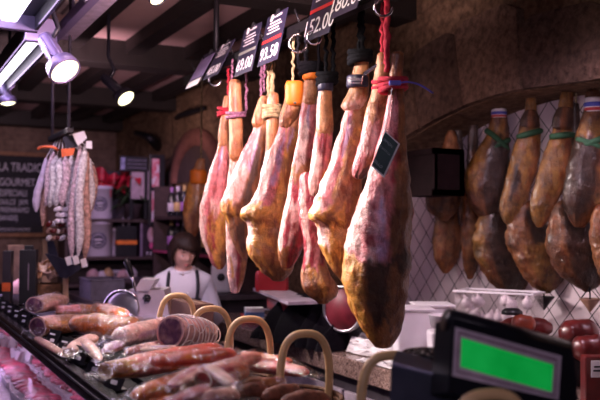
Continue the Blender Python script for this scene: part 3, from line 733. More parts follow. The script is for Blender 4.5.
ruffle(22, 350, 'white paper frill between the meat trays behind the case glass')
ruffle(33, 346, 'smaller white paper frill next to the first, close to the glass edge')
ruffle(8, 338, 'white paper frill near the frame edge among far meat trays')

# ------------------------------------------------------------------ joints and packs lying on the case top
def joint(name, label, cat, a, b, r, Zc, base, patches, cut=(None, None), flat=.8, seed=0, lump=.10, wrap=True, nr=36, seg=28, group=None, bend=0.0, D=None):
    A = P(a[0], a[1], Z=a[2] if len(a) > 2 else Zc); Bp = P(b[0], b[1], Z=b[2] if len(b) > 2 else Zc)
    d = (Bp - A); ax = d.normalized(); side = ax.cross(UP).normalized(); up = side.cross(ax).normalized()
    rr = smooth_path([(x / F,) for x in r], nr)
    vs = []; cs = []; fs = []
    for i in range(nr):
        u = i / (nr - 1); c = A.lerp(Bp, u) + up * bend * math.sin(math.pi * u); rad = rr[i][0] * depth(c)
        if cut[0] is None: rad *= min(1, math.sqrt(max(0.0, u) * 9) + .12)
        if cut[1] is None: rad *= min(1, math.sqrt(max(0.0, 1 - u) * 9) + .12)
        for k in range(seg):
            t = 2 * math.pi * k / seg; p = c + side * math.cos(t) * rad + up * math.sin(t) * rad * flat
            p = c + (p - c) * (1 + lump * noise.noise(p * 17 + V((seed * 2.3, 0, 0))) + lump * .6 * noise.noise(p * 42))
            vs.append(p); cs.append(zone(base, patches, u * 100, math.sin(t), seed))
    for i in range(nr - 1):
        for k in range(seg): fs.append((i * seg + k, i * seg + (k + 1) % seg, (i + 1) * seg + (k + 1) % seg, (i + 1) * seg + k))
    lows = min((v.z for v in vs))
    t = thing(name, label, cat, (A.lerp(Bp, .5).x, A.lerp(Bp, .5).y, lows), group)
    fs2 = list(fs)
    for e, ring in ((0, 0), (1, nr - 1)):
        f = tuple(ring * seg + k for k in range(seg)); fs2.append(f[::-1] if e == 0 else f)
    MB().add(vs, fs2, True, cs).build('meat', PACKED, t)
    for e in (0, 1):
        if cut[e]:
            ring = 0 if e == 0 else nr - 1; c0 = A if e == 0 else Bp; sg = -1 if e == 0 else 1
            q = []; qc = []
            for st in (1.0, .93, .8, .5, .2):
                for k in range(seg):
                    p = vs[ring * seg + k]; q.append(c0 + (p - c0) * st + ax * sg * (.003 + .006 * (1 - st)))
                    n = noise.noise(q[-1] * 55); qc.append(PALE if st > .9 else mixc(cut[e], PALE, max(0, n) * .7))
            ff = [(i * seg + k, i * seg + (k + 1) % seg, (i + 1) * seg + (k + 1) % seg, (i + 1) * seg + k) for i in range(4) for k in range(seg)]
            ff.append(tuple(4 * seg + k for k in range(seg))); m = MB().add(q, ff, True, qc)
            m.build('cut_face', PACKED, t)
    if wrap:
        def fn(u, v):
            uu = -.13 + 1.26 * u; c = A.lerp(Bp, uu) + up * bend * math.sin(math.pi * max(0, min(1, uu)))
            rad = max(rr[min(nr - 1, max(0, int(uu * (nr - 1))))][0] * depth(c) * 1.10 + .003, .004)
            over = max(0, -uu, uu - 1) / .13
            t = 2 * math.pi * v; fin = 1 + .28 * max(0, abs(math.cos(t)) - .86) / .14
            p = c + side * math.cos(t) * rad * fin + up * math.sin(t) * rad * flat * (1 - .88 * min(1, over * 1.6)) - up * rad * flat * .5 * min(1, over * 1.6)
            return p + (p - c) * .10 * noise.noise(p * 40) + up * (.012 * noise.noise(p * 55) * min(1, over * 2))
        MB().sheet(fn, 44, 32).build('vacuum_wrap', FILM, t)
    return t
ORG = (.85, .19, .02); REDO = (.76, .065, .025); VIOL = (.24, .08, .17)
joint('ham_heel', 'pale ham heel with lilac cut face on top of the other joints', 'ham', (35, 305), (66, 300), [10, 11, 10, 5], 1.27, (.66, .46, .34), [(PALE, 0, 60, -1, .3)], (VIOL, None), seed=30)
joint('ham_joint', 'brown ham joint with purple-grey cut face beside the price tags', 'ham', (38, 327), (88, 321), [13, 12, 11, 9], 1.205, RUST, [(PALE, 0, 40, .2, 2), (GOLD, 30, 100, -.3, .6)], (VIOL, None), seed=31)
joint('ham_joint', 'orange-crusted ham joint with pale bone end in the middle of the case top', 'ham', (76, 323), (136, 330), [9, 14, 15, 15], 1.225, ORG, [(PALE, 0, 14, -2, 2), (RUST, 20, 100, .35, 2), (PALE, 40, 100, -2, -.4)], ((.55, .22, .24), None), seed=32)
joint('fat_joint', 'white fat-covered netted joint between the orange ham and the string-tied salami', 'ham', (116, 338), (172, 326), [11, 13, 13, 11], 1.235, (.74, .60, .62), [(LILAC, 20, 100, -.2, .3), (PALE, 0, 100, .3, 2)], (None, None), seed=33, lump=.16)
t = joint('tied_salami', 'thick string-tied salami with dark purple cut face by the first basket handle', 'salami', (171, 332, 1.25), (210, 335, 1.215), [17, 18, 16, 12], 1.235, (.50, .30, .30), [(PALE, 0, 100, .2, 2)], ((.13, .045, .10), None), flat=.95, seed=34, wrap=False)
A, Bq = P(171, 332, Z=1.25), P(210, 335, Z=1.215); ax = (Bq - A).normalized(); sd = ax.cross(UP).normalized(); up_ = sd.cross(ax)
rs_ = [q[0] for q in smooth_path([(17,), (18,), (16,), (12,)], 41)]
def tsr(u): c = A.lerp(Bq, u); return c, rs_[int(u * 40)] / F * depth(c) * 1.06
m = MB()
for k in range(9):
    u = .07 + .11 * k; c, rad = tsr(u)
    m.tube([c + (sd * math.cos(a) + up_ * math.sin(a) * .95) * rad + ax * .006 * math.sin(2 * a + k) for a in [2 * math.pi * j / 24 for j in range(25)]], .0026, 5, caps=False)
for j in range(7):
    a = 2 * math.pi * j / 7 + .3; pts = []
    for q in range(14):
        c, rad = tsr(.04 + .92 * q / 13); aa = a + .25 * math.sin(q * 1.1 + j); pts.append(c + (sd * math.cos(aa) + up_ * math.sin(aa) * .95) * rad)
    m.tube(pts, .0022, 5)
m.build('string_netting', mat('white_string', (.78, .70, .70), .8), t)
joint('small_pack', 'small vacuum pack of orange-pink pork with bone beside the price tags', 'vacuum pack', (70, 352), (92, 338), [7, 10, 10, 8], 1.195, (.68, .30, .18), [(PALE, 0, 100, .4, 2), (PINK, 0, 60, -1, 0)], ((.7, .4, .35), None), flat=.6, seed=35)
joint('small_pack', 'pale bone-in vacuum pack leaning on the orange-pink small pack', 'vacuum pack', (84, 340), (100, 360), [5, 6, 6, 4], 1.215, PALE, [(LILAC, 30, 70, -1, .5)], flat=.7, seed=36)
joint('pork_strip', 'thin pale pork strip lying right behind the price tags', 'pork strip', (36, 338), (68, 357), [4, 5, 5, 3], 1.17, (.66, .38, .30), [(PINK, 20, 80, -.5, .3)], flat=.6, seed=37)
joint('pork_loin', 'long red cured loin pack with crusty rind end, nearest the glass edge', 'cured loin', (106, 371), (222, 351), [11, 15, 15, 14, 12], 1.235, ORG, [(GOLD, 0, 13, -2, 2), (RUST, 0, 8, -2, 2), ((.80, .22, .20), 14, 42, -2, 2), (REDO, 40, 100, .0, 2), (PALE, 60, 90, .3, .55)], ((.5, .22, .10), None), flat=.75, seed=38)
joint('pork_loin', 'bright orange cured loin pack at the bottom of the picture', 'cured loin', (132, 397), (226, 366), [9, 13, 13, 12, 9], 1.235, ORG, [(GOLD, 10, 50, .2, .6), (REDO, 50, 100, -.2, 2)], (None, None), flat=.7, seed=39)
joint('sliced_pack', 'lilac-red sliced loin pack lying across the orange loin', 'vacuum pack', (172, 386), (200, 367), [8, 9, 9, 7], 1.27, (.55, .14, .20), [(PALE, 0, 100, .35, .8)], (None, None), flat=.45, seed=40)
joint('sliced_pack', 'purple sliced pack at the bottom edge below the lilac-red one', 'vacuum pack', (168, 404), (206, 388), [9, 11, 11, 9], 1.25, (.42, .09, .17), [(LILAC, 20, 60, .3, .8)], (None, None), flat=.5, seed=41)
joint('ham_chunk', 'dark red wrapped ham chunk below the second basket handle', 'ham', (204, 380), (244, 370), [11, 14, 14, 10], 1.26, (.42, .07, .05), [(ORG, 60, 100, -.5, .6), (LEAN, 10, 50, 0, 2)], ((.45, .06, .06), None), flat=.8, seed=42)
joint('ham_chunk', 'glossy lilac-wrapped chunk at the bottom edge below the dark red one', 'ham', (196, 402), (236, 394), [10, 12, 12, 10], 1.235, (.5, .2, .25), [(PALE, 0, 100, .3, 2)], (None, None), flat=.7, seed=43)
joint('sausage_pack', 'long red sausage pack behind the basket handles', 'sausage pack', (228, 360), (309, 373), [8, 10, 10, 9, 7], 1.185, (.58, .09, .09), [(REDO, 20, 80, .2, .8)], (None, None), flat=.7, seed=44)
joint('sausage_pack', 'orange-red sausage pack just above the long red one', 'sausage pack', (240, 354), (292, 362), [6, 7, 7, 6], 1.20, REDO, [(ORG, 30, 80, .2, 2)], (None, None), flat=.6, seed=45)
joint('sausage_pack', 'dark brown-red sausage pack in front of the long red one', 'sausage pack', (226, 388), (286, 382), [9, 10, 10, 8], 1.20, (.30, .09, .06), [(RUST, 20, 80, 0, 2)], (None, None), flat=.7, seed=46)
joint('ham_chunk', 'orange ham chunk wedged behind the orange-crusted joint', 'ham', (92, 309), (126, 316), [7, 10, 10, 7], 1.24, ORG, [(RUST, 0, 40, 0, 2), (PALE, 50, 80, .2, 2)], (None, None), flat=.8, seed=47)
joint('ham_chunk', 'small dark red wrapped chunk under the white netted joint', 'ham', (126, 354), (164, 346), [6, 8, 8, 6], 1.20, (.34, .05, .05), [(PALE, 40, 70, .2, 2)], (None, None), flat=.8, seed=48)
joint('small_pack', 'small white-labelled pack below the string-tied salami face', 'vacuum pack', (140, 349), (176, 347), [4, 5, 5, 4], 1.255, PALE, [(LILAC, 30, 80, .4, 2)], (None, None), flat=.5, seed=49)
joint('ham_joint', 'ham shank lying behind the pale heel at the slate sign', 'ham', (56, 313), (96, 311), [8, 9, 9, 7], 1.235, RUST, [(PINK, 0, 60, .2, 2)], (None, None), flat=.85, seed=50)
joint('pork_loin', 'second red-orange cured loin pack lying on the long crusty one', 'cured loin', (150, 363), (236, 353), [8, 10, 10, 8], 1.285, REDO, [(ORG, 30, 80, .1, .7), (PALE, 60, 75, .3, .6)], (None, None), flat=.7, seed=51)
joint('pork_loin', 'pinkish cured loin pack squeezed beside the bright orange one', 'cured loin', (196, 377), (258, 356), [8, 10, 10, 9], 1.262, (.80, .24, .18), [(PALE, 20, 60, .4, 2), (REDO, 60, 100, -2, .3)], (None, None), flat=.7, seed=52)
joint('sliced_pack', 'folded magenta sliced pack with shiny film by the second handle', 'vacuum pack', (208, 366), (232, 384), [7, 8, 8, 6], 1.30, (.50, .07, .14), [(PALE, 0, 100, .5, 2)], (None, None), flat=.4, seed=53)
joint('sliced_pack', 'crumpled lilac film pack hanging over the black tray edge', 'vacuum pack', (106, 352), (124, 340), [6, 8, 7, 5], 1.215, (.44, .17, .20), [(LILAC, 0, 100, .2, 2)], (None, None), flat=.6, seed=54)
joint('ham_chunk', 'brown rind chunk at the bottom edge before the orange loin', 'ham', (128, 408), (176, 400), [8, 11, 11, 8], 1.21, RUST, [(ORG, 30, 90, 0, 2)], (None, None), flat=.7, seed=55)
# dark trays the food lies on
for (y0, y1, lab) in ((2.25, 3.3, 'flat black tray under the near loin packs'), (3.4, 4.7, 'flat black tray under the ham joints')):
    m = MB(); m.bx((.66, y0, CT + .0005), (.92, y1, CT + .006), .002)
    for s in (0, 1): m.bx((.66 + .25 * s, y0, CT + .001), (.67 + .25 * s, y1, CT + .018), .002)
    for y in (y0, y1 - .01): m.bx((.66, y, CT + .001), (.92, y + .01, CT + .018), .002)
    tag(m.build('serving_tray', mat('tray_black', (.007, .006, .008), .6, spec=.08)), lab, 'tray')

# ------------------------------------------------------------------ gift baskets with cane handles
CANE = mat('cane_handle', (.74, .50, .24), .42, var=.15, scale=14)
WICKER = mat('brown_wicker', (.20, .10, .045), .7, var=.5, scale=40, bump=.6)
bl = ['with the near handle leg nearest the scale display', 'under the big handle in front of the scale tray', 'whose handle stands before the granite edge', 'whose handle frames the long red sausage pack', 'whose handle rises over the dark red ham chunk', 'at the string-tied salami, its handle taped white']
BZ = 1.051
for i, px in enumerate((490, 390, 306, 250, 212, 178)):
    a = (px - 300) / F; tt = (.893 - .451 * a) / (.451 + .893 * a); X0 = .90 if i == 0 else 1.02; Y0 = X0 * tt; BZ = 1.151 if i == 0 else 1.051
    t = thing('gift_basket', 'low wicker basket ' + bl[i], 'basket', (X0, Y0, BZ), 'wicker baskets with tall cane handles')
    m = MB(); n = 28
    for lvl in range(9):
        z = BZ + .008 + .0115 * lvl; rx = .068 + .0022 * lvl; ry = .10 + .004 * lvl
        m.tube([(X0 + rx * math.cos(2 * math.pi * k / n), Y0 + ry * math.sin(2 * math.pi * k / n), z + .003 * math.sin(math.pi * k + lvl * math.pi)) for k in range(n + 1)], .0065, 6, caps=False)
    m.lathe([(0, 0), (.068, 0), (.068, .006), (0, .006)], (X0, Y0, BZ + .001))
    m.build('bowl', WICKER, t)
    hw = .058 if i == 0 else .072; pts = []
    apex = (1.325, 1.313, 1.313, 1.313, 1.315, 1.332)[i]
    for k in range(25):
        u = k / 24; th = math.pi * u; zz = BZ + .10 + (apex - BZ - .10) * (math.sin(th) ** .8 if 0 < u < 1 else 0)
        pts.append((X0 - hw * math.copysign(abs(math.cos(th)) ** .7, math.cos(th)), Y0 + .012 * math.sin(th * 2), zz))
    pts = [(X0 - hw, Y0, BZ + .07)] + pts + [(X0 + hw, Y0, BZ + .07)]
    h = MB().tube(pts, .0108, 10).build('handle', CANE, t)
    if i == 5:
        MB().tube([V(p) for p in pts[3:9]], .0105, 10).build('white_tape', PAPER, h)
CHORI = mat('dry_sausage', (.26, .085, .045), .5, var=.5, scale=40, bump=.5)
for (px, py, qx, qy, lab) in ((238, 394, 268, 392, 'brown dry sausage in the basket whose handle frames the red pack'), (262, 399, 300, 392, 'brown dry sausage lying under the granite-edge basket handle'), (280, 404, 330, 400, 'brown dry sausage at the bottom edge beside the granite-edge basket')):
    A, Bq = P(px, py, Z=1.20), P(qx, qy, Z=1.20)
    pts = [A.lerp(Bq, k / 8) + UP * .008 * math.sin(math.pi * k / 8) for k in range(9)]
    o = MB().tube(pts, [.006, .015, .017, .018, .018, .018, .017, .015, .006], 12, n=20, wob=.15).build('dry_sausage', CHORI); tag(o, lab, 'sausage', 'dry sausages in the baskets')

# ------------------------------------------------------------------ price scale in front on the right
SB = mat('scale_black', (.010, .011, .016), .28)
t = thing('price_scale', 'black shop scale with a green lit display, nearest the camera', 'scale', (P(500, 399, D=1.55).x, P(500, 399, D=1.55).y, CT))
def quad(tl, tr, br, bl_, d=None, off=0):
    q = [P(*p, D=dd) for p, dd in zip(((455, 327), (561, 356), (452, 376)), (1.50, 1.57, 1.47))]; n = (q[2] - q[0]).cross(q[1] - q[0]).normalized()
    if n.dot(CAM - q[0]) < 0: n = -n
    o = q[0]; q = []
    for p in (tl, tr, br, bl_):
        dr = P(*p, D=1) - CAM; q.append(CAM + dr * ((o - CAM).dot(n) / dr.dot(n)))
    return [p + n * off for p in q], n
q, n = quad((453, 318), (573, 350), (580, 416), (448, 392))
hs = MB()
back = [p - n * .06 for p in q]; hs.add(q + back, [(0, 1, 2, 3), (7, 6, 5, 4), (0, 4, 5, 1), (1, 5, 6, 2), (2, 6, 7, 3), (3, 7, 4, 0)], False)
hs.tube([q[0] - n * .022, q[1] - n * .022], .022, 16); housing = hs.build('display_housing', SB, t)
q, n1 = quad((455, 327), (561, 356), (558, 400), (452, 376), off=.002)
MB().poly(q, .003, n=n).build('display_frame', mat('frame_lilac', (.62, .52, .60), .4), housing)
q, n1 = quad((458, 332), (556, 359.5), (554, 396), (456, 372), off=.003); MB().poly(q, .002, n=n).build('display_border', mat('border_plum', (.22, .10, .16), .4), housing)
q, n1 = quad((459, 334), (555, 361), (553, 395), (457, 371), off=.0036); MB().poly(q, .002, n=n).build('display_inner_frame', MATS['frame_lilac'], housing)
q, n1 = quad((460.5, 338), (552, 365), (550, 392), (459.5, 367), off=.0044)
sc = NT('green_screen'); sc.b.inputs['Base Color'].default_value = (.01, .2, .03, 1)
sc.l(sc.ramp(sc.noise(14, 3), [(.3, (.0, .27, .035)), (.7, (.005, .36, .06))]), sc.b.inputs['Emission Color']); sc.b.inputs['Emission Strength'].default_value = .85; sc.b.inputs['Roughness'].default_value = .2
MB().poly(q, .002, n=n).build('screen', sc.m, housing)
# body of the scale
q, nb = quad((408, 360), (602, 412), (606, 470), (404, 430)); q = [p - n * .062 for p in q]
bk = [p + FW * .16 + RT * .03 for p in q]
for p in q[2:] + bk[2:]: p.z = CT + .004
MB().add(q + bk, [(0, 1, 2, 3), (7, 6, 5, 4), (0, 4, 5, 1), (1, 5, 6, 2), (2, 6, 7, 3), (3, 7, 4, 0)], False).build('body', mat('scale_slate', (.05, .055, .085), .4), t)
q2 = [q[0] + nb * .002 + (q[3] - q[0]) * .55, q[1] + nb * .002 + (q[2] - q[1]) * .55, q[2] + nb * .002, q[3] + nb * .002]
MB().poly(q2, .001, n=nb).build('maroon_panel', mat('maroon', (.13, .025, .035), .4), t)
e0, e1 = q[0] + nb * .003, q[1] + nb * .003
MB().tube([e0, e1], .0035, 8).build('edge_trim', mat('slate_trim', (.25, .24, .36), .3), t)
m = MB(); c = P(432, 354, D=1.74); m.lathe([(0, 0), (.055, 0), (.062, .010), (.058, .012), (.052, .004), (0, .004)], c - UP * .006, (0, 0, 1), 24)
m.build('weighing_pan', mat('pan_black', (.012, .011, .012), .25), t)
m = MB(); m.tube([P(432, 357, D=1.74), V((P(432, 357, D=1.74).x, P(432, 357, D=1.74).y, CT + .02))], .018, 12); m.build('pan_post', SB, t)
m = MB()
for k in range(24):
    a = k * 2.4; rr = .044 * math.sqrt((k + .5) / 24); m.ball(c + V((rr * math.cos(a), rr * math.sin(a), .004)), (.010, .008, .005), 8, 5)
o = tag(m.build('black_olives', mat('olive_black', (.014, .010, .012), .3)), 'heap of shiny black bits on the scale pan', 'olives', kind='stuff')

# ------------------------------------------------------------------ far end of the case top (left of the picture)
def card_box(px0, px1, py0, py1, Xf, lab, front, label_panel=None):
    a = P(px0, py1, Z=CT); a2 = P(px1, py1, D=depth(a)); h = (py1 - py0) / F * depth(a); w = (px1 - px0) / F * depth(a)
    t = thing('gift_box', lab, 'box', (a.x + w / 2, a.y, CT), None)
    rgt = V((.96, -.28, 0)).normalized(); bk = V((.28, .96, 0)).normalized()
    m = MB(); c = a + rgt * w * .6 + bk * .05 + UP * h / 2
    B = Matrix((rgt, bk, UP)).transposed()
    m.box(c, (w, .10, h), B, .003); m.build('carton', front, t)
    return t, c, B, w, h, rgt, bk
t, c, B, w, h, rgt, bk = card_box(17, 33, 250, 304, 0, 'tall black gift carton with a pale picture on its side', BLACK)
MB().box(c - rgt * (w / 2 + .001), (.002, .085, h * .86), B).build('picture_panel', mat('pale_print', (.45, .45, .50), .5, var=.5, scale=14), t)
MB().box(c + UP * (h / 2 + .012) + rgt * .0, (w * .5, .05, .024), B, .002).build('lid_tab', BLACK, t)
m = MB(); m.box(c - bk * .051 + rgt * .005, (.006, .001, h * .5), B); m.build('side_print', mat('dim_print', (.25, .2, .25), .5), t)
t, c, B, w, h, rgt, bk = card_box(1, 9, 251, 304, 0, 'narrow dark carton with a red-orange stripe at the frame edge', mat('carton_dark', (.03, .025, .035), .4))
MB().box(c - bk * .051 - UP * h * .18, (w * 1.02, .002, h * .16), B).build('stripe', mat('stripe_orange', (.75, .14, .03), .5), t)
# wicker basket of dried bits
c = P(46, 294, Z=CT + .03); cz = V((c.x, c.y, CT)); Dn = depth(c)
t = thing('dried_meat_basket', 'round wicker basket behind the tall black carton', 'basket', cz)
m = MB(); rr = 17 / F * Dn
for lvl in range(7):
    z = CT + .008 + .013 * lvl; q = rr * (.8 + .035 * lvl)
    m.tube([(c.x + q * math.cos(2 * math.pi * k / 28), c.y + q * math.sin(2 * math.pi * k / 28), z) for k in range(29)], .008, 6, caps=False)
m.lathe([(0, 0), (rr * .8, 0), (rr * .8, .008), (0, .008)], cz + UP * .001); m.build('bowl', WICKER, t)
crisp = [mat('dried_chip_a', (.50, .26, .13), .6, var=.5), mat('dried_chip_b', (.62, .42, .34), .5, var=.4)]
for k in range(26):
    a = k * 2.4; q = rr * .9 * math.sqrt((k + .5) / 26); z = CT + .12 + .09 * (1 - (q / rr) ** 2)
    cc = V((c.x + q * math.cos(a), c.y + q * math.sin(a), z)); B = Matrix.Rotation(a, 3, 'Z') @ Matrix.Rotation(.7 * math.sin(k), 3, 'X')
    mm = MB(); mm.sheet(lambda u, v: cc + B @ V((.07 * (u - .5), .045 * (v - .5), .018 * math.sin(4 * u + k) + .01 * math.cos(5 * v))), 8, 5)
    o = mm.build('dried_slice', crisp[k % 2], solid=.006); tag(o, 'curled dried slice heaped in the round wicker basket', 'dried slice', 'dried slices heaped in the wicker basket')
# dark slate arrow sign on a wooden peg
t = thing('slate_sign', 'dark slate pointer board on a pale wooden peg', 'sign', P(65, 300, Z=CT))
D0 = depth(P(65, 300, Z=CT)) - .05
MB().poly([P(x, y, D=D0) for x, y in ((45, 253.5), (56, 256), (82, 267), (78, 271), (66, 278.5), (60, 277.5))], .012, n=-FW).build('board', mat('slate', (.035, .035, .06), .5), t)
m = MB(); a, b = P(65, 300, Z=CT), P(65, 276, D=D0 + .02); m.box((a + b) / 2, (.034, .022, (b - a).length), basis(RT, FW), .002) if False else m.bx((a.x - .014, a.y - .01, CT), (a.x + .018, a.y + .012, b.z), .002)
m.build('peg', WOODL, t)
t = thing('slate_sign', 'small black board in a wooden block behind the pointer board', 'sign', P(48, 258, D=5.9) * 1)
a = P(46, 258, D=5.9); t.location.z = CT
m = MB(); m.bx((a.x - .03, a.y - .02, CT), (a.x + .03, a.y + .02, P(46, 239, D=5.9).z), .003); m.build('block', WOODL, t)
MB().poly([P(x, y, D=5.86) for x, y in ((47, 238), (52, 236), (58, 256), (48, 257))], .01, n=-FW).build('board', MATS['slate'], t)
t = thing('slate_sign', 'leaning brown wedge on top of the cartons by the frame edge', 'sign', P(22, 250, D=5.3)); a = P(20, 249, D=5.2)
t.location = V((a.x, a.y, CT))
m = MB(); m.bx((a.x - .05, a.y + .16, CT), (a.x + .05, a.y + .22, a.z + .02), .004); m.build('block', mat('wedge_brown', (.36, .22, .18), .6), t)
# ================================================================== granite counter behind the hams
GZ = .97

t = thing('work_counter', 'cabinet row of the granite work counter', 'counter', (2.4, 3.2, 0))
m = MB(); m.bx((2.06, .9, .1), (2.66, 5.55, .878)); m.build('carcass', mat('cabinet_dark', (.05, .04, .05), .5), t)
for k in range(7):
    y = .95 + .655 * k
    d = MB().bx((2.035, y, .14), (2.058, y + .63, .80), .004).build('door', mat('cabinet_lilac', (.45, .38, .43), .4), t)
    MB().bx((2.015, y + .05, .70), (2.035, y + .2, .715), .003).build('handle', STEEL, d)
MB().bx((2.1, .95, 0), (2.6, 5.5, .1)).build('plinth', BLACK, t)
m = MB(); m.bx((2.0, .85, .88), (2.69, 5.6, GZ), .006); m.bx((2.68, 1.27, .882), (3.01, 4.83, GZ - .001))
tag(m.build('granite_worktop', GRANITE), 'speckled brown granite worktop running under the tiled niche', 'worktop')

# red meat slicer half covered with a black cloth
RED = mat('slicer_red', (.38, .012, .02), .3, coat=.4, var=.08)
b0 = P(288, 338, Z=GZ); D0 = depth(b0)
t = thing('red_slicer', 'red meat slicer half hidden under a black cloth on the granite', 'meat slicer', V((b0.x + .1, b0.y, GZ)))
def slab(pts, D, th, n=UP): return MB().poly([P(x, y, D=d) for (x, y), d in zip(pts, D)], th, n=n)
zt = P(285, 294, D=D0 + .06).z
pl = [P(x, y, Z=zt) for x, y in ((253, 288), (284, 288), (318, 301), (288, 302))]
zt2 = zt
MB().poly(pl, .016, n=UP).build('carriage', mat('carriage_lilac', (.55, .45, .54), .35, .2), t)
c0 = sum(pl, V()) / 4
MB().box(V((c0.x + .03, c0.y, zt - .06)), (.16, .34, .085), Matrix.Rotation(-.1, 3, 'Z'), .02).build('body', RED, t)
q = P(272, 281, D=D0 + .35)
MB().box(q, (.20, .10, .13), basis(RT, FW), .02).build('rear_body', RED, t)
dc = P(343, 309, D=4.2); an = (CAM - dc).normalized(); an.z = 0; an = (an + RT * -.7).normalized(); rd = 24 / F * 4.2
bd = MB().lathe([(0, .010), (rd * .86, .008), (rd * .88, .002)], dc, an, 32).build('blade_disc', mat('disc_maroon', (.22, .02, .035), .5), t)
MB().lathe([(rd * .87, .004), (rd * .88, .014), (rd * .98, .012), (rd, 0), (rd * .97, -.02), (0, -.022)], dc, an, 36).build('blade_ring', STEEL, bd)
MB().tube([dc - an * .02, dc - an * .16], .05, 14).build('blade_hub', BLACK, t)
MB().tube([dc - an * .10, V(((dc - an * .10).x, (dc - an * .10).y, GZ))], .05, 14).build('blade_stand', BLACK, t)
# black cloth
A = P(254, 338, Z=GZ); Bq = P(324, 353, Z=GZ)
x0 = min(A.x, Bq.x)
def cloth(u, v):
    base = A.lerp(Bq, u) + V((.0, 0, 0)); back = V((.35, .05, 0)); s_ = v
    hgt = (.25 - .05 * abs(u - .45)) * min(1, math.sin(min(1, s_ * 1.7) * math.pi / 2) ** .6)
    edge = min(u, 1 - u) * 8; hgt *= min(1, edge ** .5) if edge < 1 else 1
    p = base + back * s_ + UP * hgt
    f = .032 * math.sin(u * 33 + 3 * math.sin(u * 7)) * (1 - .7 * s_) + .015 * noise.noise(V((u * 8, s_ * 6, 3)))
    return p + V((-.9, .3, 0)) * f + UP * (.012 * noise.noise(V((u * 6, s_ * 5, 8))) + .004)
tag(MB().sheet(cloth, 90, 40).build('black_cloth', mat('black_cloth', (.006, .005, .008), .9, spec=.1, bump=.3, scale=40)), 'rumpled black cloth thrown over the red slicer', 'cloth')
# foil cups at the cloth foot
for i, (px, py, lab) in enumerate(((262, 333, 'small crumpled foil cup leftmost at the foot of the black cloth'), (271, 337, 'small crumpled foil cup in the middle at the foot of the black cloth'), (281, 341, 'small crumpled foil cup rightmost at the foot of the black cloth'))):
    c = P(px, py, Z=GZ); c = c + V((-.02, 0, 0)) ; c.x = max(c.x, 2.03)
    m = MB(); m.lathe([(0, .002), (.022, .002), (.034, .045), (.032, .045), (.020, .006)], c, (0, 0, 1), 14)
    for k, v in enumerate(m.v): v += V((.006 * noise.noise(v * 60), .006 * noise.noise(v * 60 + V((5, 0, 0))), 0))
    tag(m.build('foil_cup', STEEL), lab, 'cup', 'foil cups beside the black cloth')
# small packets
def packet(px, py, w, h, d, m1, lab, stripe=None, name='packet', yaw=-.3, z=GZ):
    c = P(px, py, Z=z); t = thing(name, lab, 'packet', c)
    B = Matrix.Rotation(yaw, 3, 'Z'); MB().box(c + UP * (h / 2 + .001), (w, d, h), B, .003).build('carton', m1, t)
    if stripe:
        MB().box(c + UP * h * .55, (w * 1.01, d * 1.01, h * .35), B, .001).build('stripe', stripe, t)
    return t
BLUEP = mat('packet_blue', (.16, .30, .55), .4); 
packet(254, 322, .11, .085, .08, PAPER, 'blue and white small carton beside the black cloth', BLUEP, z=GZ + .06)
packet(251, 323, .13, .058, .10, mat('packet_red', (.55, .04, .06), .4), 'red carton under the blue and white one', mat('packet_navy', (.05, .05, .3), .4))
# clear acrylic tray
c = P(228, 306, D=5.0); c.z = GZ
# papers
for i, (pp, lab) in enumerate(((((320, 353, 4.5), (338, 327, 4.45), (386, 338, 4.0), (384, 362, 4.1)), 'crumpled white parchment sheet standing up under the tip of the biggest ham'), (((346, 360, 4.15), (352, 336, 4.2), (394, 347, 3.85), (398, 366, 3.8)), 'white parchment sheet folded in front of the standing one'), (((350, 363, 3.9), (386, 352, 3.9), (410, 362, 3.65), (398, 378, 3.6)), 'thin white sheet hanging towards the granite edge'))):
    q = [P(x, y, D=d) for x, y, d in pp]
    for k in q: k.x = max(k.x, 2.01); k.z = max(k.z, GZ + .004)
    q[0].z = q[3].z = GZ + .004
    if i == 2: q[1].z = q[2].z = GZ + .012
    def fn(u, v):
        p = q[0].lerp(q[1], u).lerp(q[3].lerp(q[2], u), v)
        f = noise.noise(V((u * 2.4, v * 3.6, i * 5))) + .5 * abs(noise.noise(V((u * 6, v * 7, i * 3))))
        return p + (-FW * .07 + UP * .02) * f * min(1, 4 * u + .1) + UP * .012 * abs(f)
    tag(MB().sheet(fn, 22, 26, smooth=False).build('parchment_sheet', PAPER), lab, 'paper')
# tubs
TUB = cloudy('milky_plastic', (.95, .90, .95), .95)
TUBL = cloudy('milky_lid', (.95, .91, .95), .95)
def tub(px, py, w, d, h, lab, yaw=-.45, z=GZ, n=1, lid=True, bottomD=None):
    c = P(px, py, Z=z) if bottomD is None else P(px, py, D=bottomD); c.z = z
    t = thing('plastic_tub', lab, 'tub', c, 'milky plastic food tubs on the granite'); B = Matrix.Rotation(yaw, 3, 'Z')
    def ringed(f, zz, s=1): return [c + B @ V((sx * w / 2 * f, sy * d / 2 * f, zz)) for sx, sy in ((-1, -1), (1, -1), (1, 1), (-1, 1))]
    m = MB()
    b = bmesh.new(); vs = [b.verts.new(p) for p in ringed(.86, .002)] + [b.verts.new(p) for p in ringed(1, h)]
    for f in ((3, 2, 1, 0), (0, 1, 5, 4), (1, 2, 6, 5), (2, 3, 7, 6), (3, 0, 4, 7), (4, 5, 6, 7)): b.faces.new([vs[k] for k in f])
    bmesh.ops.bevel(b, geom=list(b.edges), offset=min(w, d) * .10, segments=3, affect='EDGES', profile=.5); m.bm(b, None, True)
    m.build('tub_body', TUB, t)
    if lid: MB().box(c + UP * (h + .004), (w * 1.06, d * 1.06, .014), B, .005).build('lid', TUBL, t)
    return t
tub(432, 340, .17, .17, .13, 'lower half of the big milky tub pair by the tiles', z=GZ, lid=False, bottomD=4.0)
tub(432, 318, .18, .18, .12, 'big milky tub with lid standing on another tub by the tiles', z=GZ + .132, bottomD=4.0)
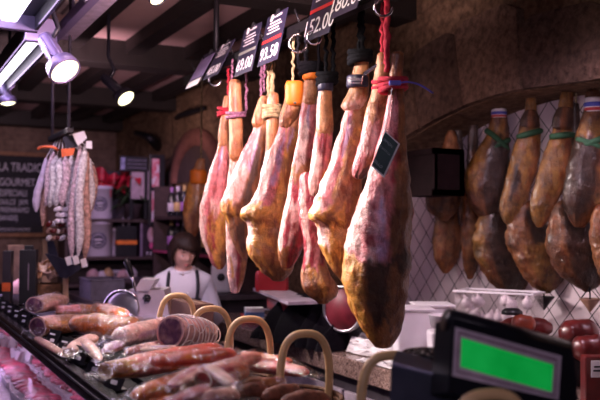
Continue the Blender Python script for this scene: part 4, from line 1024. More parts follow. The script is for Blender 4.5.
tub(412, 362, .16, .18, .27, 'tall milky tub right beside the biggest ham tip', z=GZ, bottomD=3.62)
tub(444, 360, .13, .13, .20, 'milky tub behind the scale carrying a flat round lid', z=GZ, bottomD=3.45, lid=False)
c = P(446, 319, D=3.40)
t = thing('round_tub', 'flat round white tub with a slice of pale food inside, topmost behind the scale', 'tub', c - UP * .03)
MB().lathe([(0, 0), (.062, 0), (.070, .045), (.074, .047), (.066, .047), (.060, .012), (0, .012)], c - UP * .03, (0, 0, 1), 28).build('bowl', TUBL, t)
MB().lathe([(0, .040), (.05, .038), (.06, .030)], c - UP * .03, (0, 0, 1), 20).build('filling', mat('pale_filling', (.6, .45, .45), .5, var=.4, scale=40), t)
for i, (px, py) in enumerate(((402, 366), (414, 369), (427, 371))):
    c = P(px, py, D=3.1 + .03 * i); c.z = GZ
    m = MB()
    for k in range(5): m.lathe([(.024, .02 * k), (.031, .02 * k + .045), (.033, .02 * k + .045)], c, (0, 0, 1), 16)
    m.lathe([(0, .001), (.024, .001)], c, (0, 0, 1), 16)
    tag(m.build('cup_stack', TUB), ('stack of clear cups nearest the biggest ham tip', 'stack of clear cups, middle one of three', 'stack of clear cups nearest the scale')[i], 'cups', 'stacks of clear cups before the tubs')
# clear bin of garlic heads
CLEAR = clear_film('clear_bin', gloss=.07, rough=.1, bump=.05, fres=.35)
bl0 = P(455, 332, D=4.05); bl0.z = GZ; br0 = P(532, 332, D=3.85); br0.z = GZ
ax = (br0 - bl0); w = ax.length; ax.normalize(); nx = V((-ax.y, ax.x, 0)); 
if nx.dot(FW) < 0: nx = -nx
B = Matrix((ax, nx, UP)).transposed(); cc = bl0 + ax * w / 2 + nx * .09
t = thing('clear_bin', 'clear plastic bin of white garlic heads on the granite', 'bin', V((cc.x, cc.y, GZ)))
hh = P(455, 291, D=4.05).z - GZ
m = MB()
for sx in (-1, 1): m.box(cc + ax * sx * w / 2 + UP * hh / 2, (.004, .18, hh), B)
for sy in (-1, 1): m.box(cc + nx * sy * .09 + UP * hh / 2, (w, .004, hh), B)
m.box(cc + UP * .004, (w, .18, .006), B); m.build('bin_walls', CLEAR, t)
m = MB()
for sy in (-1, 1): m.box(cc + nx * sy * .092 + UP * hh, (w + .02, .010, .010), B, .002)
for sx in (-1, 1): m.box(cc + ax * sx * (w / 2) + UP * hh, (.010, .19, .010), B, .002)
m.build('bin_rim', TUBL, t)
GARL = mat('garlic_skin', (.74, .64, .68), .5, var=.2, scale=30)
g = None
for k in range(22):
    p = cc + ax * (w * (.86 * ((k % 8) + .5) / 8 - .43 + random.uniform(-.01, .01))) + nx * (.055 * ((k // 8) - 1)) + UP * (.03 + (hh - .06) * (.35 + .6 * random.random()))
    m = MB(); r_ = .030
    m.lathe([(0, -.9 * r_), (.7 * r_, -.8 * r_), (r_, -.2 * r_), (.85 * r_, .4 * r_), (.3 * r_, .9 * r_), (.15 * r_, 1.4 * r_), (0, 1.45 * r_)], p, V((random.uniform(-.6, .6), random.uniform(-.6, .6), 1)), 14)
    for v in m.v: v += (v - p) * .10 * noise.noise((v - p) * 60 + V((k, 0, 0)))
    tag(m.build('garlic_head', GARL), 'white garlic head heaped in the clear bin', 'garlic', 'garlic heads in the clear bin')
# red packs to the right
def redsausage(px, py, qx, qy, r, D, lab, c_, grp):
    A, Bq = P(px, py, D=D), P(qx, qy, D=D); m = MB(); pts = [A.lerp(Bq, k / 8) for k in range(9)]
    for p in pts: p.z = max(p.z, GZ + r)
    m.tube(pts, [r * .4, r * .85, r, r, r, r, r, r * .85, r * .4], 16, n=24, wob=.12)
    return tag(m.build('sausage', c_), lab, 'sausage', grp)
REDS = mat('red_sausage_skin', (.10, .009, .009), .35, var=.6, scale=10, coat=.3); ORS = mat('orange_sausage_skin', (.26, .05, .025), .35, var=.4, scale=12, coat=.4)
redsausage(500, 327, 552, 328, .045, 3.7, 'fat dark red sausage behind the scale display', REDS, 'red sausages on the granite')
redsausage(512, 322, 535, 325, .036, 3.62, 'orange sausage lying on the fat dark red one', ORS, 'red sausages on the granite')
redsausage(560, 334, 598, 332, .055, 3.45, 'dark red sausage under the half-seen lower ham', REDS, 'red sausages on the granite')
redsausage(572, 350, 606, 346, .05, 3.25, 'dark red sausage at the right frame edge behind the scale', REDS, 'red sausages on the granite')
c = P(512, 312, D=3.66); tag(MB().lathe([(0, .018), (.03, .016), (.045, .004), (.046, -.01), (0, -.012)], c, (0, 0, 1), 20).build('dome_cover', BLACK), 'shiny black dome cover on top of the red sausages', 'cover')
t = thing('label_packet', 'red packet with a white printed label at the right frame edge', 'packet', V((P(598, 372, D=3.0).x, P(598, 372, D=3.0).y, GZ)))
c = P(602, 372, D=3.0); hz = c.z + .06 - GZ
MB().box(V((c.x, c.y, GZ + hz / 2)), (.14, .06, hz), basis(RT, FW) if False else Matrix.Rotation(-.48, 3, 'Z'), .006).build('packet_body', REDS, t)
lb = P(598, 369, D=2.95); MB().box(lb, (.05, .06, .002), basis(RT, UP), .001).build('label_panel', PAPER, t)
m = MB(); m.box(lb + UP * .008 - FW * .003, (.03, .006, .001), basis(RT, UP)); m.box(lb - UP * .006 - FW * .003, (.035, .006, .001), basis(RT, UP)); m.build('printed_lines', BLACK, t)
c = P(526, 327, D=3.68); c2 = P(585, 336, D=3.4)
for cc, top, lab in ((c, c.z - .047, 'dark crate under the fat red sausage, mostly behind the scale'), (c2, c2.z - .075, 'dark crate under the right-hand red sausages behind the scale')):
    m = MB(); B = Matrix.Rotation(-.48, 3, 'Z'); h = top - GZ
    for s_ in (-1, 1): m.box(V((cc.x, cc.y, GZ + h / 2)) + B @ V((s_ * .12, 0, 0)), (.01, .18, h), B); m.box(V((cc.x, cc.y, GZ + h / 2)) + B @ V((0, s_ * .085, 0)), (.25, .01, h), B)
    m.box(V((cc.x, cc.y, top - .006)), (.25, .18, .01), B)
    tag(m.build('sausage_crate', BLACK), lab, 'crate')
# drip cones on the tiles
for (px, py, cm, lab) in ((544, 297, BLACK, 'black drip cone hanging under the mottled lower ham'), (590, 299, mat('drip_tan', (.30, .17, .12), .4), 'tan drip cone hanging under the dark wide lower ham')):
    c = P(px, py, X=2.93); r_ = 10.5 / F * depth(c)
    t = thing('drip_cone', lab, 'drip cone', c - UP * r_ * 1.3, 'drip cones under the hanging hams')
    MB().lathe([(.002, -r_ * 1.25), (r_ * .98, 0), (r_, .003), (r_ * .9, 0), (.004, -r_ * 1.1)], c, (0, 0, 1), 20).build('cone', cm, t)
    MB().tube([c + V((0, 0, -.01)), c + UP * .12], .004, 6).build('spike', BLACKM, t)
    MB().tube([c + RT * r_ * .9, c + UP * .05, c - RT * r_ * .9], .002, 5).build('wire', BLACKM, t)
# dark shelf box at the foot of the arch
t = thing('wall_shelf_box', 'dark wooden shelf box on the wall at the foot of the arch', 'shelf', P(414, 205, X=2.56))
c = P(416, 172, X=2.52); dd = depth(c)
def wy(px, X): a = (px - 300) / F; return X * (.893 - .451 * a) / (.451 + .893 * a)
y1, y0 = wy(401, 2.5), wy(434, 2.5); zt, zb = P(416, 150, X=2.5).z, P(416, 196, X=2.5).z
DKW = mat('shelf_dark', (.012, .006, .007), .8, spec=.05)
m = MB(); m.bx((2.505, y0, zb), (2.52, y1, zt)); m.bx((2.50, y0, zt - .03), (2.69, y1, zt)); m.bx((2.50, y0, zb), (2.69, y1, zb + .03)); m.bx((2.66, y0, zb), (2.69, y1, zt)); m.bx((2.5, y0, zb), (2.69, y0 + .02, zt)); m.bx((2.5, y1 - .02, zb), (2.69, y1, zt)); m.build('box', DKW, t)
MB().bx((2.50, y0 + .02, (zt + zb) / 2 - .01), (2.66, y1 - .02, (zt + zb) / 2 + .01)).build('shelf_board', DKW, t)
c = P(409, 212, X=2.55); m = MB()
m.tube([c + UP * .09, c + UP * .03, c, c - UP * .05], [.008, .02, .028, .014], 12, n=12, wob=.4); m.tube([c + UP * .08, V((c.x, c.y, zb + .005))], .003, 6)
tag(m.build('small_sausage', mat('mini_sausage', (.42, .10, .10), .5, var=.6, scale=60)), 'small speckled sausage hanging under the dark shelf box', 'sausage')
# ================================================================== salami rack on the left
SD = 4.6
t = thing('salami_rack', 'iron rack with two rods carrying the salami bunch', 'rack', P(66, 138, D=SD))
a, b = P(51, 139, D=SD + .25), P(82, 131, D=SD - .15); a.z = b.z = (a.z + b.z) / 2 ; zr = a.z
b = V((a.x + .02, a.y - .55, zr)); 
MB().bx((a.x - .018, b.y, zr - .02), (a.x + .018, a.y, zr + .01), .004).build('bar', BLACKM, t)
for y in (a.y - .04, b.y + .04): MB().tube([(a.x, y, zr), (a.x, y, 2.86)], .009, 8).build('rod', mat('grey_iron', (.10, .09, .12), .4, .6), t)
for k in range(6):
    y = a.y - .06 - .085 * k; MB().tube([(a.x, y, zr), (a.x + .015, y, zr - .05), (a.x + .03, y, zr - .035)], .003, 5).build('hook', BLACKM, t)
MOLD = mat('white_mould', (.80, .68, .76), .7, var=.6, scale=70, bump=.5)
MOLDP = mat('pink_mould', (.74, .48, .54), .65, var=.65, scale=75, bump=.5)
MOLDB = mat('brown_mould', (.46, .27, .22), .65, var=.7, scale=50, bump=.5)
MOLDL = mat('lavender_casing', (.52, .46, .62), .55, var=.2, scale=30)
sa = [  # x top, y top, x bottom, y bottom, radius px, kind, depth offset, words
    (46, 158, 35, 212, 3.8, MOLDL, .10, 'lavender smooth-cased salami hanging outermost, over the chalkboard'),
    (49, 160, 41, 226, 3.0, MOLDB, .14, 'slim brown salami beside the outermost lavender one'),
    (53, 152, 45, 206, 3.6, MOLDP, .06, 'pink-mottled salami beside the orange clip'),
    (57, 156, 50, 207, 4.2, MOLD, .02, 'white-moulded salami below the orange clip, next to the pink one'),
    (62, 158, 57, 206, 4.4, MOLD, -.02, 'white-moulded salami in the middle of the short row'),
    (67, 156, 63, 206, 4.2, MOLDP, -.04, 'pinkish-white salami in the middle of the short row'),
    (72, 154, 69, 208, 4.2, MOLD, -.02, 'white-moulded salami at the end of the short row'),
    (79, 146, 70, 257, 4.3, MOLDP, -.12, 'very long pink-white salami, leaning, with paper end label'),
    (84, 144, 77, 256, 4.4, MOLD, -.15, 'very long white salami in front, with paper end label'),
    (87, 152, 85, 259, 4.2, MOLDB, -.10, 'very long brown-white salami behind the front white one'),
    (91, 160, 89, 214, 4.0, MOLD, .00, 'short white salami nearest the white tins'),
    (94, 164, 92, 212, 3.4, MOLDB, .06, 'short brown-white salami nearest the white tins')]
for i, (x0, y0, x1, y1, r, mt, dd, lab) in enumerate(sa):
    D = SD + dd; A, Bq = P(x0, y0, D=D), P(x1, y1, D=D); rr = r / F * D
    t = thing('hanging_salami', lab, 'salami', Bq, 'salami bunch on the iron rack')
    pts = [A.lerp(Bq, k / 10) + RT * .008 * math.sin(k * .7 + i) for k in range(11)]
    MB().tube(pts, [rr * .25, rr * .75] + [rr] * 7 + [rr * .8, rr * .25], 12, n=32, wob=.14).build('casing', mt, t)
    MB().tube([A, V((a.x + .01, A.y, zr - .01))], .0025, 5).build('string', PAPER, t)
    if y1 > 250:
        MB().box(Bq + V((0, 0, -.02)) - FW * .02, (.032, .046, .003), basis(RT + UP * .3, UP - RT * .3), .001).build('end_label', PAPER, t)
for i, (px, py, mt, dd) in enumerate([(58 + (k % 4) * 4.6, 209 + (k // 4) * 6, PAPER, -.03) for k in range(12)] + [(49 + (k % 5) * 4.4, 224 + (k // 5) * 7, (MATS['red_sausage_skin'], MOLD, MOLDB)[k % 3], -.0) for k in range(15)]):
    D = SD + dd + .02 * math.sin(i * 2); c = P(px, py, D=D); an = i * 1.9; m = MB()
    w_ = i < 12
    d = (RT * math.cos(an) + UP * .7 * math.sin(an + .6)) * .022
    m.tube([c - d, c - d * .6, c, c + d * .6, c + d], [.004, .012, .014, .012, .004], 10, n=10)
    tag(m.build('mini_salami', mat('bright_mould', (.78, .72, .80), .6, var=.2, scale=60) if w_ else mt), 'tiny bright white salami clustered below the short row' if w_ else 'tiny red or brown salami in the lowest cluster of the bunch', 'salami', 'tiny white salami cluster' if w_ else 'tiny red and brown salami cluster')
m = MB(); m.tube([P(38, 149, D=SD + .02), P(42, 147, D=SD), P(52, 147, D=SD - .02), P(58, 150, D=SD)], .008, 8, n=12)
tag(m.build('orange_clip', mat('clip_orange', (.75, .16, .05), .5)), 'orange clip handle sticking out beside the salami tops', 'clip')
m = MB().poly([P(x, y, D=SD - .16) for x, y in ((63, 137), (72, 135), (79, 147), (66, 148))], .004, n=-FW)
tag(m.build('black_card', mat('card_black', (.03, .03, .045), .5)), 'plain dark card fixed on the rack above the salami', 'card')
for i, (q, lab) in enumerate(((((72, 134), (84, 131), (87, 138), (78, 146)), 'white paper label slanting at the top of the long salami'), (((86, 141), (92, 141), (92, 149), (86, 148)), 'small square white label at the top of the brown-white salami'))):
    t = MB().poly([P(x, y, D=SD - .2) for x, y in q], .002, n=-FW); tag(t.build('paper_label', PAPER), lab, 'label')
m = MB().poly([P(x, y, D=SD - .17) for x, y in ((61, 149), (75, 148), (73, 155), (62, 157))], .004, n=-FW)
tag(m.build('orange_label', MATS['clip_orange']), 'orange-red label between the dark card and the short salami row', 'label')

# ================================================================== chalkboard on the back wall
YC = YB - .06
t = thing('chalkboard', 'big framed chalkboard menu with white handwriting on the back wall', 'chalkboard', P(10, 236, Y=YC))
tl, br = P(-45, 152, Y=YC), P(43, 236, Y=YC); 
x0, x1, z1, z0 = tl.x, br.x, P(0, 155, Y=YC).z, P(0, 233, Y=YC).z
MB().bx((x0, YC, z0), (x1, YC + .03, z1)).build('board', mat('chalk_black', (.012, .011, .02), .8), t)
m = MB(); FRW = mat('chalk_frame', (.22, .10, .05), .6, bump=.2)
m.bx((x0 - .04, YC - .015, z0 - .045), (x1 + .04, YC + .03, z0)); m.bx((x0 - .04, YC - .015, z1), (x1 + .04, YC + .03, z1 + .045)); m.bx((x0 - .04, YC - .015, z0), (x0, YC + .03, z1)); m.bx((x1, YC - .015, z0), (x1 + .04, YC + .03, z1))
m.build('frame', FRW, t)
CHALK = mat('chalk', (.55, .52, .66), .9, var=.2)
for (px, py, s_, tx) in ((-2, 167, .15, 'LA TRADIC'), (-1, 182, .13, 'GOURMET.'), (-1, 193, .11, 'ESPECIALI'), (-1, 202, .09, 'DULCE  JAM'), (-1, 210, .09, 'PREPARAMO'), (-1, 218, .09, 'BANDEJ'), (-1, 229.5, .05, 'PREGUNTE A NUESTRO')):
    q = P(px, py, Y=YC - .004); text('chalk_lettering', tx, s_, q, (1, 0, 0), (0, 0, 1), CHALK, t, 'LEFT').scale = (.68, 1, 1)

# ================================================================== far shelf with white tins
SY = 8.2
WD = mat('shelf_wood', (.05, .028, .028), .6, bump=.2)
t = thing('shelf_unit', 'dark open shelf unit with white tins at the back of the shop', 'shelf', (2.2, SY + .2, 0))
zs = [.06, .62, P(100, 284, Y=SY).z, P(100, 257, Y=SY).z, P(100, 219, Y=SY).z]
for z in zs: MB().bx((1.62, SY, z - .03), (2.69, SY + .36, z), .003).build('board', WD, t)
for x in (1.62, 2.66): MB().bx((x - .015, SY, 0), (x + .015, SY + .36, 2.15)).build('side_panel', WD, t)
MB().bx((1.62, SY + .34, 0), (2.69, SY + .36, 2.15)).build('back_panel', mat('shelf_back', (.03, .02, .028), .7), t)
TIN = mat('tin_white', (.56, .50, .60), .45, var=.05)
LOGO = mat('tin_logo', (.05, .04, .07), .5)
def tin(px, ybase, wpx, hpx, lab, dy=0.0):
    Y = SY + .14 + dy; c = P(px, ybase, Y=Y); z = min(zs, key=lambda q: abs(q - c.z)); c.z = z + .001
    r_ = wpx / 2 / F * depth(c); h = hpx / F * depth(c)
    t = thing('white_tin', lab, 'tin', c, 'white tins with round black emblems')
    MB().lathe([(0, 0), (r_ * .96, 0), (r_, .01), (r_, h * .88), (r_ * 1.04, h * .88), (r_ * 1.04, h * .97), (r_ * .98, h), (0, h)], c, (0, 0, 1), 28).build('tin_body', TIN, t)
    n = (CAM - c); n.z = 0; n.normalize(); 
    def disc(rad, zz, off, mt, nm):
        m = MB()
        sd = UP.cross(n)
        def fn(u, v):
            a = 2 * math.pi * u; dx = rad * v * math.cos(a); dz = rad * v * math.sin(a); th = dx / r_
            return c + UP * (zz + dz) + (n * math.cos(th) + sd * math.sin(th)) * (r_ + off)
        m.sheet(fn, 28, 4); m.build(nm, mt, t)
    disc(r_ * .62, h * .45, .002, LOGO, 'emblem'); disc(r_ * .50, h * .45, .003, mat('logo_grey', (.30, .27, .34), .5), 'emblem_ring'); disc(r_ * .42, h * .45, .004, LOGO, 'emblem_centre')
    sd = UP.cross(n)
    m = MB(); m.box(c + UP * (h * .47) + n * (r_ + .006), (r_ * .62, .002, r_ * .1), Matrix((sd, n, UP)).transposed()); m.box(c + UP * (h * .38) + n * (r_ + .006), (r_ * .45, .002, r_ * .07), Matrix((sd, n, UP)).transposed()); m.build('emblem_print', TIN, t)
tin(98, 257, 27, 36, 'white tin with round black emblem, biggest on the middle shelf board')
tin(119, 256, 16, 28, 'smaller white tin behind the carton with orange stripe', .03)
tin(100, 219, 24, 33, 'white tin on the upper shelf board under the red flowers')
tin(116, 284, 12, 12, 'tiny white tin on the lowest visible shelf board', .03)
# packets on the low shelf board
for i, (px, w, h, mt) in enumerate(((93, .12, .14, 'pack_rose'), (102, .10, .12, 'pack_white'), (108, .10, .15, 'pack_gold'), (123, .12, .13, 'pack_rose'), (131, .12, .16, 'pack_white'))):
    c = P(px, 284, Y=SY + .1); c.z = zs[2] + .001
    mm = {'pack_rose': mat('pack_rose', (.50, .30, .32), .5, var=.5), 'pack_white': mat('pack_white', (.6, .52, .58), .5, var=.4), 'pack_gold': mat('pack_gold', (.45, .28, .14), .5, var=.5)}[mt]
    m = MB()
    def fn(u, v):
        a = 2 * math.pi * u; pw = 1 - .75 * max(0, v - .7) / .3
        return c + V((w / 2 * math.cos(a) * pw * (1 + .12 * math.sin(5 * a + i)), .05 * math.sin(a) * pw, h * v * (1 + .04 * math.sin(3 * a))))
    m.sheet(fn, 20, 8); m.add([c + V((w / 2 * math.cos(k), .05 * math.sin(k), 0)) for k in [2 * math.pi * j / 12 for j in range(12)]], [tuple(range(12))], False)
    tag(m.build('gift_bag', mm), ('rose-coloured', 'white', 'golden', 'second rose-coloured', 'second white')[i] + ' little gift bag on the low shelf board under the tins', 'bag', 'little gift bags on the low shelf board')
def shelfbox(px0, px1, py0, py1, lab, Y=SY + .03, d=.16, mt=BLACK, name='gift_carton'):
    a = P(px0, py1, Y=Y); b = P(px1, py0, Y=Y); z = min(zs, key=lambda q: abs(q - a.z)) if abs(min(zs, key=lambda q: abs(q - a.z)) - a.z) < .1 else a.z
    t = thing(name, lab, 'box', ((a.x + b.x) / 2, Y + d / 2, z + .001))
    MB().bx((a.x, Y, z + .001), (b.x, Y + d, b.z), .004).build('carton', mt, t); return t, a.x, b.x, z, b.z
t, x0, x1, z0, z1 = shelfbox(117, 137, 226, 257, 'black carton with a bright orange stripe on the middle shelf board')
MB().bx((x0 - .002, SY + .025, lerp(z0, z1, .40)), (x1 + .002, SY + .195, lerp(z0, z1, .53))).build('orange_stripe', mat('stripe_bright', (.80, .20, .03), .5), t)
m = MB(); m.bx((lerp(x0, x1, .3), SY + .06, z1), (lerp(x0, x1, .34), SY + .07, z1 + .09)); m.bx((lerp(x0, x1, .6), SY + .06, z1), (lerp(x0, x1, .64), SY + .07, z1 + .09)); m.build('carton_handles', mat('grey_cord', (.3, .26, .34), .6), t)
t, x0, x1, z0, z1 = shelfbox(140, 166, 222, 257, 'dark gift carton with a pale oval window and bottle print', mt=mat('carton_plum', (.03, .018, .03), .35))
cx = lerp(x0, x1, .42); zc = lerp(z0, z1, .62); h = z1 - z0
def oval(cx, cz, rx, rz, y, mt, nm, par):
    MB().add([(cx + rx * math.cos(2 * math.pi * k / 24), y, cz + rz * math.sin(2 * math.pi * k / 24)) for k in range(24)], [tuple(range(24))], False).build(nm, mt, par)
oval(cx, zc, h * .11, h * .22, SY + .026, mat('oval_rose', (.55, .33, .42), .5), 'oval_window', t)
oval(cx, zc - h * .30, h * .05, h * .10, SY + .026, mat('oval_pink', (.60, .08, .25), .5), 'pink_print', t)
for k in range(4): MB().bx((lerp(x0, x1, .25 + .14 * k), SY + .024, z0 + h * .05), (lerp(x0, x1, .30 + .14 * k), SY + .028, z0 + h * .13)).build('small_emblem', TIN, t)
m = MB(); m.bx((x0, SY + .022, z0), (x0 + .02, SY + .03, z1)); m.bx((x1 - .02, SY + .022, z0), (x1, SY + .03, z1)); m.build('edge_strip', mat('edge_lilac', (.25, .18, .28), .4), t)
shelfbox(167, 173, 226, 257, 'slim dark carton beside the one with the oval window', mt=mat('carton_navy', (.02, .018, .04), .4))
# poinsettia
c = P(133, 219, Y=SY + .12); c.z = zs[4] + .001
t = thing('poinsettia_plant', 'red poinsettia in a dark pot on the upper shelf board', 'plant', c)
MB().lathe([(0, 0), (.07, 0), (.10, .14), (.108, .15), (.09, .15), (0, .13)], c, (0, 0, 1), 20).build('pot', mat('pot_dark', (.05, .035, .04), .5), t)
lf = {'leaves': (MB(), mat('leaf_dark', (.03, .055, .022), .5, var=.4)), 'red_bracts': (MB(), mat('bract_red', (.42, .015, .035), .5, var=.3))}
rnd = random.Random(3)
for k in range(95):
    red = k % 5 < 2; a = rnd.uniform(0, 6.28); rr = rnd.uniform(.04, .24); z = (.40 + .06 * rnd.random() if red else .14 + .28 * rnd.random())
    o = c + V((rr * math.cos(a), rr * .5 * math.sin(a), z)); d = V((math.cos(a), .5 * math.sin(a), rnd.uniform(-.5, .25))).normalized(); sd = d.cross(UP).normalized(); L = rnd.uniform(.09, .15); W = L * .42
    lf['red_bracts' if red else 'leaves'][0].sheet(lambda u, v: o + d * L * u + sd * W * (v - .5) * 2 * math.sin(math.pi * (u * .92 + .04)) * .6 - UP * .05 * u * u + UP * .02 * abs(v - .5), 5, 2)
for k in range(7): lf['leaves'][0].tube([c + UP * .12, c + V((.12 * math.cos(k), .06 * math.sin(k), .40))], .006, 6)
for n_, (m, mt) in lf.items(): m.build(n_, mt, t)
c = P(106, 190, Y=SY + .14)
m = MB(); z0 = P(104, 186, Y=SY + .14).z
for k in range(9):
    a = k * 2.1; o = V((c.x + .11 * math.cos(a), SY + .14 + .05 * math.sin(a), z0 + .06 * math.sin(k)))
    m.sheet(lambda u, v: o + V((.16 * (u - .5), .05 * math.sin(6 * u + k), .12 * (v - .2) + .03 * math.sin(5 * u))), 8, 4)
tag(m.build('red_ribbon', MATS['bract_red']), 'big crumpled red ribbon bow on top of the upper white tin', 'ribbon')

# framed posters standing on the upper board
def poster(px0, px1, py0, py1, Y, lab, mt, name='poster_stand'):
    a, b = P(px0, py1, Y=Y), P(px1, py0, Y=Y); t = thing(name, lab, 'poster', ((a.x + b.x) / 2, Y, a.z))
    MB().bx((a.x, Y, a.z), (b.x, Y + .03, b.z), .004).build('frame', BLACK, t); return t, a, b
Yp = SY - .14
t, a, b = poster(149, 165, 155, 225, Yp, 'tall black display stand with two white and red ham posters', None)
PST = NT('ham_poster'); n_ = PST.noise(9, 3, .5, dist=.8)
PST.l(PST.ramp(n_, [(.40, (.55, .46, .55)), (.50, (.45, .04, .09)), (.60, (.55, .30, .36)), (.7, (.55, .46, .55))]), PST.b.inputs['Base Color']); PST = PST.m
w_ = b.x - a.x
MB().bx((a.x + w_ * .16, Yp - .004, lerp(a.z, b.z, .54)), (a.x + w_ * .62, Yp, lerp(a.z, b.z, .94))).build('poster_print', PST, t)
MB().bx((a.x + w_ * .16, Yp - .004, lerp(a.z, b.z, .05)), (a.x + w_ * .62, Yp, lerp(a.z, b.z, .48))).build('poster_print', PST, t)
MB().bx((a.x + .05, Yp + .005, 0), (b.x - .05, Yp + .025, a.z)).build('post', BLACK, t)
t, a, b = poster(120, 148, 157, 171, SY - .06, 'wide black menu panel with dim white lines above the poinsettia', None, 'menu_panel')
m = MB()
for k in range(3): m.bx((lerp(a.x, b.x, .25), SY - .066, lerp(a.z, b.z, .22 + .25 * k)), (lerp(a.x, b.x, .95), SY - .060, lerp(a.z, b.z, .27 + .25 * k)))
m.build('printed_lines', mat('dim_lines', (.16, .14, .2), .6), t)
MB().bx((lerp(a.x, b.x, .03), SY - .066, lerp(a.z, b.z, .1)), (lerp(a.x, b.x, .17), SY - .060, lerp(a.z, b.z, .9))).build('side_print', mat('blue_print', (.22, .22, .36), .6, var=.6, scale=20), t)
t2, a2, b2 = poster(130, 149, 171, 199, SY - .03, 'pale lilac board behind the poinsettia', None, 'pale_board')
MB().bx((a2.x + .01, SY - .036, a2.z), (b2.x, SY - .031, b2.z)).build('panel', mat('board_lilac', (.36, .26, .32), .5), t2)
MB().bx((a2.x, SY - .028, zs[4]), (a2.x + .03, SY - .005, a2.z + .02)).build('leg', BLACK, t2)
MB().bx((b.x - .03, SY - .058, zs[4]), (b.x - .002, SY - .035, a.z + .01)).build('leg', BLACK, t)
# ================================================================== side counter and bottles on the right wall
MARB = mat('side_counter_top', (.08, .06, .07), .3)
t = thing('side_counter', 'dark side counter along the stone wall behind the shop assistant', 'counter', (2.4, 6.9, 0))
MB().bx((2.15, 5.75, .08), (2.68, 8.0, 1.05)).build('carcass', mat('side_dark', (.03, .022, .03), .5), t)
MB().bx((2.1, 5.7, 1.05), (2.69, 8.05, 1.09), .005).build('top', MARB, t)
MB().bx((2.2, 5.8, 0), (2.65, 7.95, .08)).build('plinth', BLACK, t)
t = thing('bottle_shelf', 'dark wine shelf on the stone wall behind the shop assistant', 'shelf', (2.55, 6.8, 1.3))
bz = (1.36, 1.68)
for z in bz: MB().bx((2.42, 5.75, z - .03), (2.69, 8.0, z)).build('board', WD, t)
for y in (5.75, 6.9, 7.98): MB().bx((2.42, y, 1.095), (2.69, y + .02, 1.98)).build('divider', WD, t)
MB().bx((2.66, 5.75, 1.095), (2.69, 8.0, 1.98)).build('back_panel', MATS['shelf_back'], t)
MB().bx((2.415, 5.75, bz[0] - .028), (2.42, 8.0, bz[0] - .004)).build('edge_strip', mat('edge_pink', (.45, .06, .16), .5), t)
BOT = mat('bottle_glass', (.012, .012, .014), .12, coat=.5); LBW = [mat('label_cream', (.50, .44, .50), .5), mat('label_violet', (.30, .12, .34), .5), mat('label_gold', (.45, .30, .12), .5)]
k = 0
for z in bz:
    for y in [5.87 + .19 * j for j in range(11)]:
        if abs(y - 6.9) < .07: continue
        c = V((2.53, y, z + .001)); 
        t = thing('wine_bottle', 'wine bottle with %s label, %s along the %s board of the wine shelf' % (('cream', 'violet', 'gold')[k % 3], ordinal(round((y - 5.87) / .19)), 'lower' if z == bz[0] else 'upper'), 'bottle', c, 'wine bottles behind the shop assistant')
        MB().lathe([(0, 0), (.038, 0), (.040, .01), (.040, .17), (.034, .20), (.015, .225), (.014, .27), (.016, .272), (.016, .285), (0, .285)], c, (0, 0, 1), 16).build('glass', BOT, t)
        MB().lathe([(.0405, .05), (.041, .052), (.041, .13), (.0405, .132)], c, (0, 0, 1), 16).build('label_band', LBW[k % 3], t)
        MB().lathe([(.0155, .235), (.0165, .237), (.0165, .286), (0, .287)], c, (0, 0, 1), 12).build('capsule', LBW[(k + 1) % 3], t); k += 1
# small white machine with black dial
c = P(222, 290, D=6.3); c.z = 1.091; c.x = max(c.x, 2.3)
t = thing('white_grinder', 'small white machine with a round black dial on the side counter', 'grinder', c)
MB().box(c + UP * .11, (.16, .16, .22), basis(RT, FW), .03).build('housing', WHITEP, t)
MB().lathe([(0, .012), (.026, .010), (.03, 0)], c + UP * .12 - FW * .081, -FW, 18).build('dial', BLACK, t)
MB().lathe([(.03, 0), (.05, .06), (.052, .06), (.04, .004)], c + UP * .22, (0, 0, 1), 16).build('hopper', TUBL, t)
t = thing('clear_tray', 'low clear plastic tray on the granite beside the small white machine', 'tray', P(230, 306, D=4.9))
c = P(232, 312, D=4.9); c.x = 2.16; c.z = GZ
m = MB(); m.box(c + UP * .004, (.22, .5, .006)); 
for s_ in (-1, 1): m.box(c + V((s_ * .11, 0, .05)), (.004, .5, .1)); m.box(c + V((0, s_ * .25, .05)), (.22, .004, .1))
t.location = c; m.build('walls', CLEAR, t)
m = MB()
for s_ in (-1, 1): m.box(c + V((s_ * .11, 0, .10)), (.008, .5, .008)); m.box(c + V((0, s_ * .25, .10)), (.22, .008, .008))
m.build('rim', TUBL, t)
# background ham with orange band
D = 6.2
t = thing('cured_ham', 'far ham with an orange band, hanging by the wine shelf', 'ham', P(190, 236, D=D))
loft_body(MB(), [(160, 197, 205), (170, 193, 205), (182, 189, 204), (198, 185, 204), (215, 183, 203), (228, 185, 200), (236, 189, 196)], D, .55, TAN, [(BROWN, 200, 240, -.2, 2), (GOLD, 185, 215, -2, 0)], nr=30, seg=24, seed=60).build('meat', MEAT, t)
band(190.5, 206, 170, 184, D, 1.1).build('orange_band', ORANGE, t)
a = P(201, 160, D=D); MB().tube([a, V((a.x, a.y, 2.79))], .006, 6).build('rope', ROPE_NAT, t)

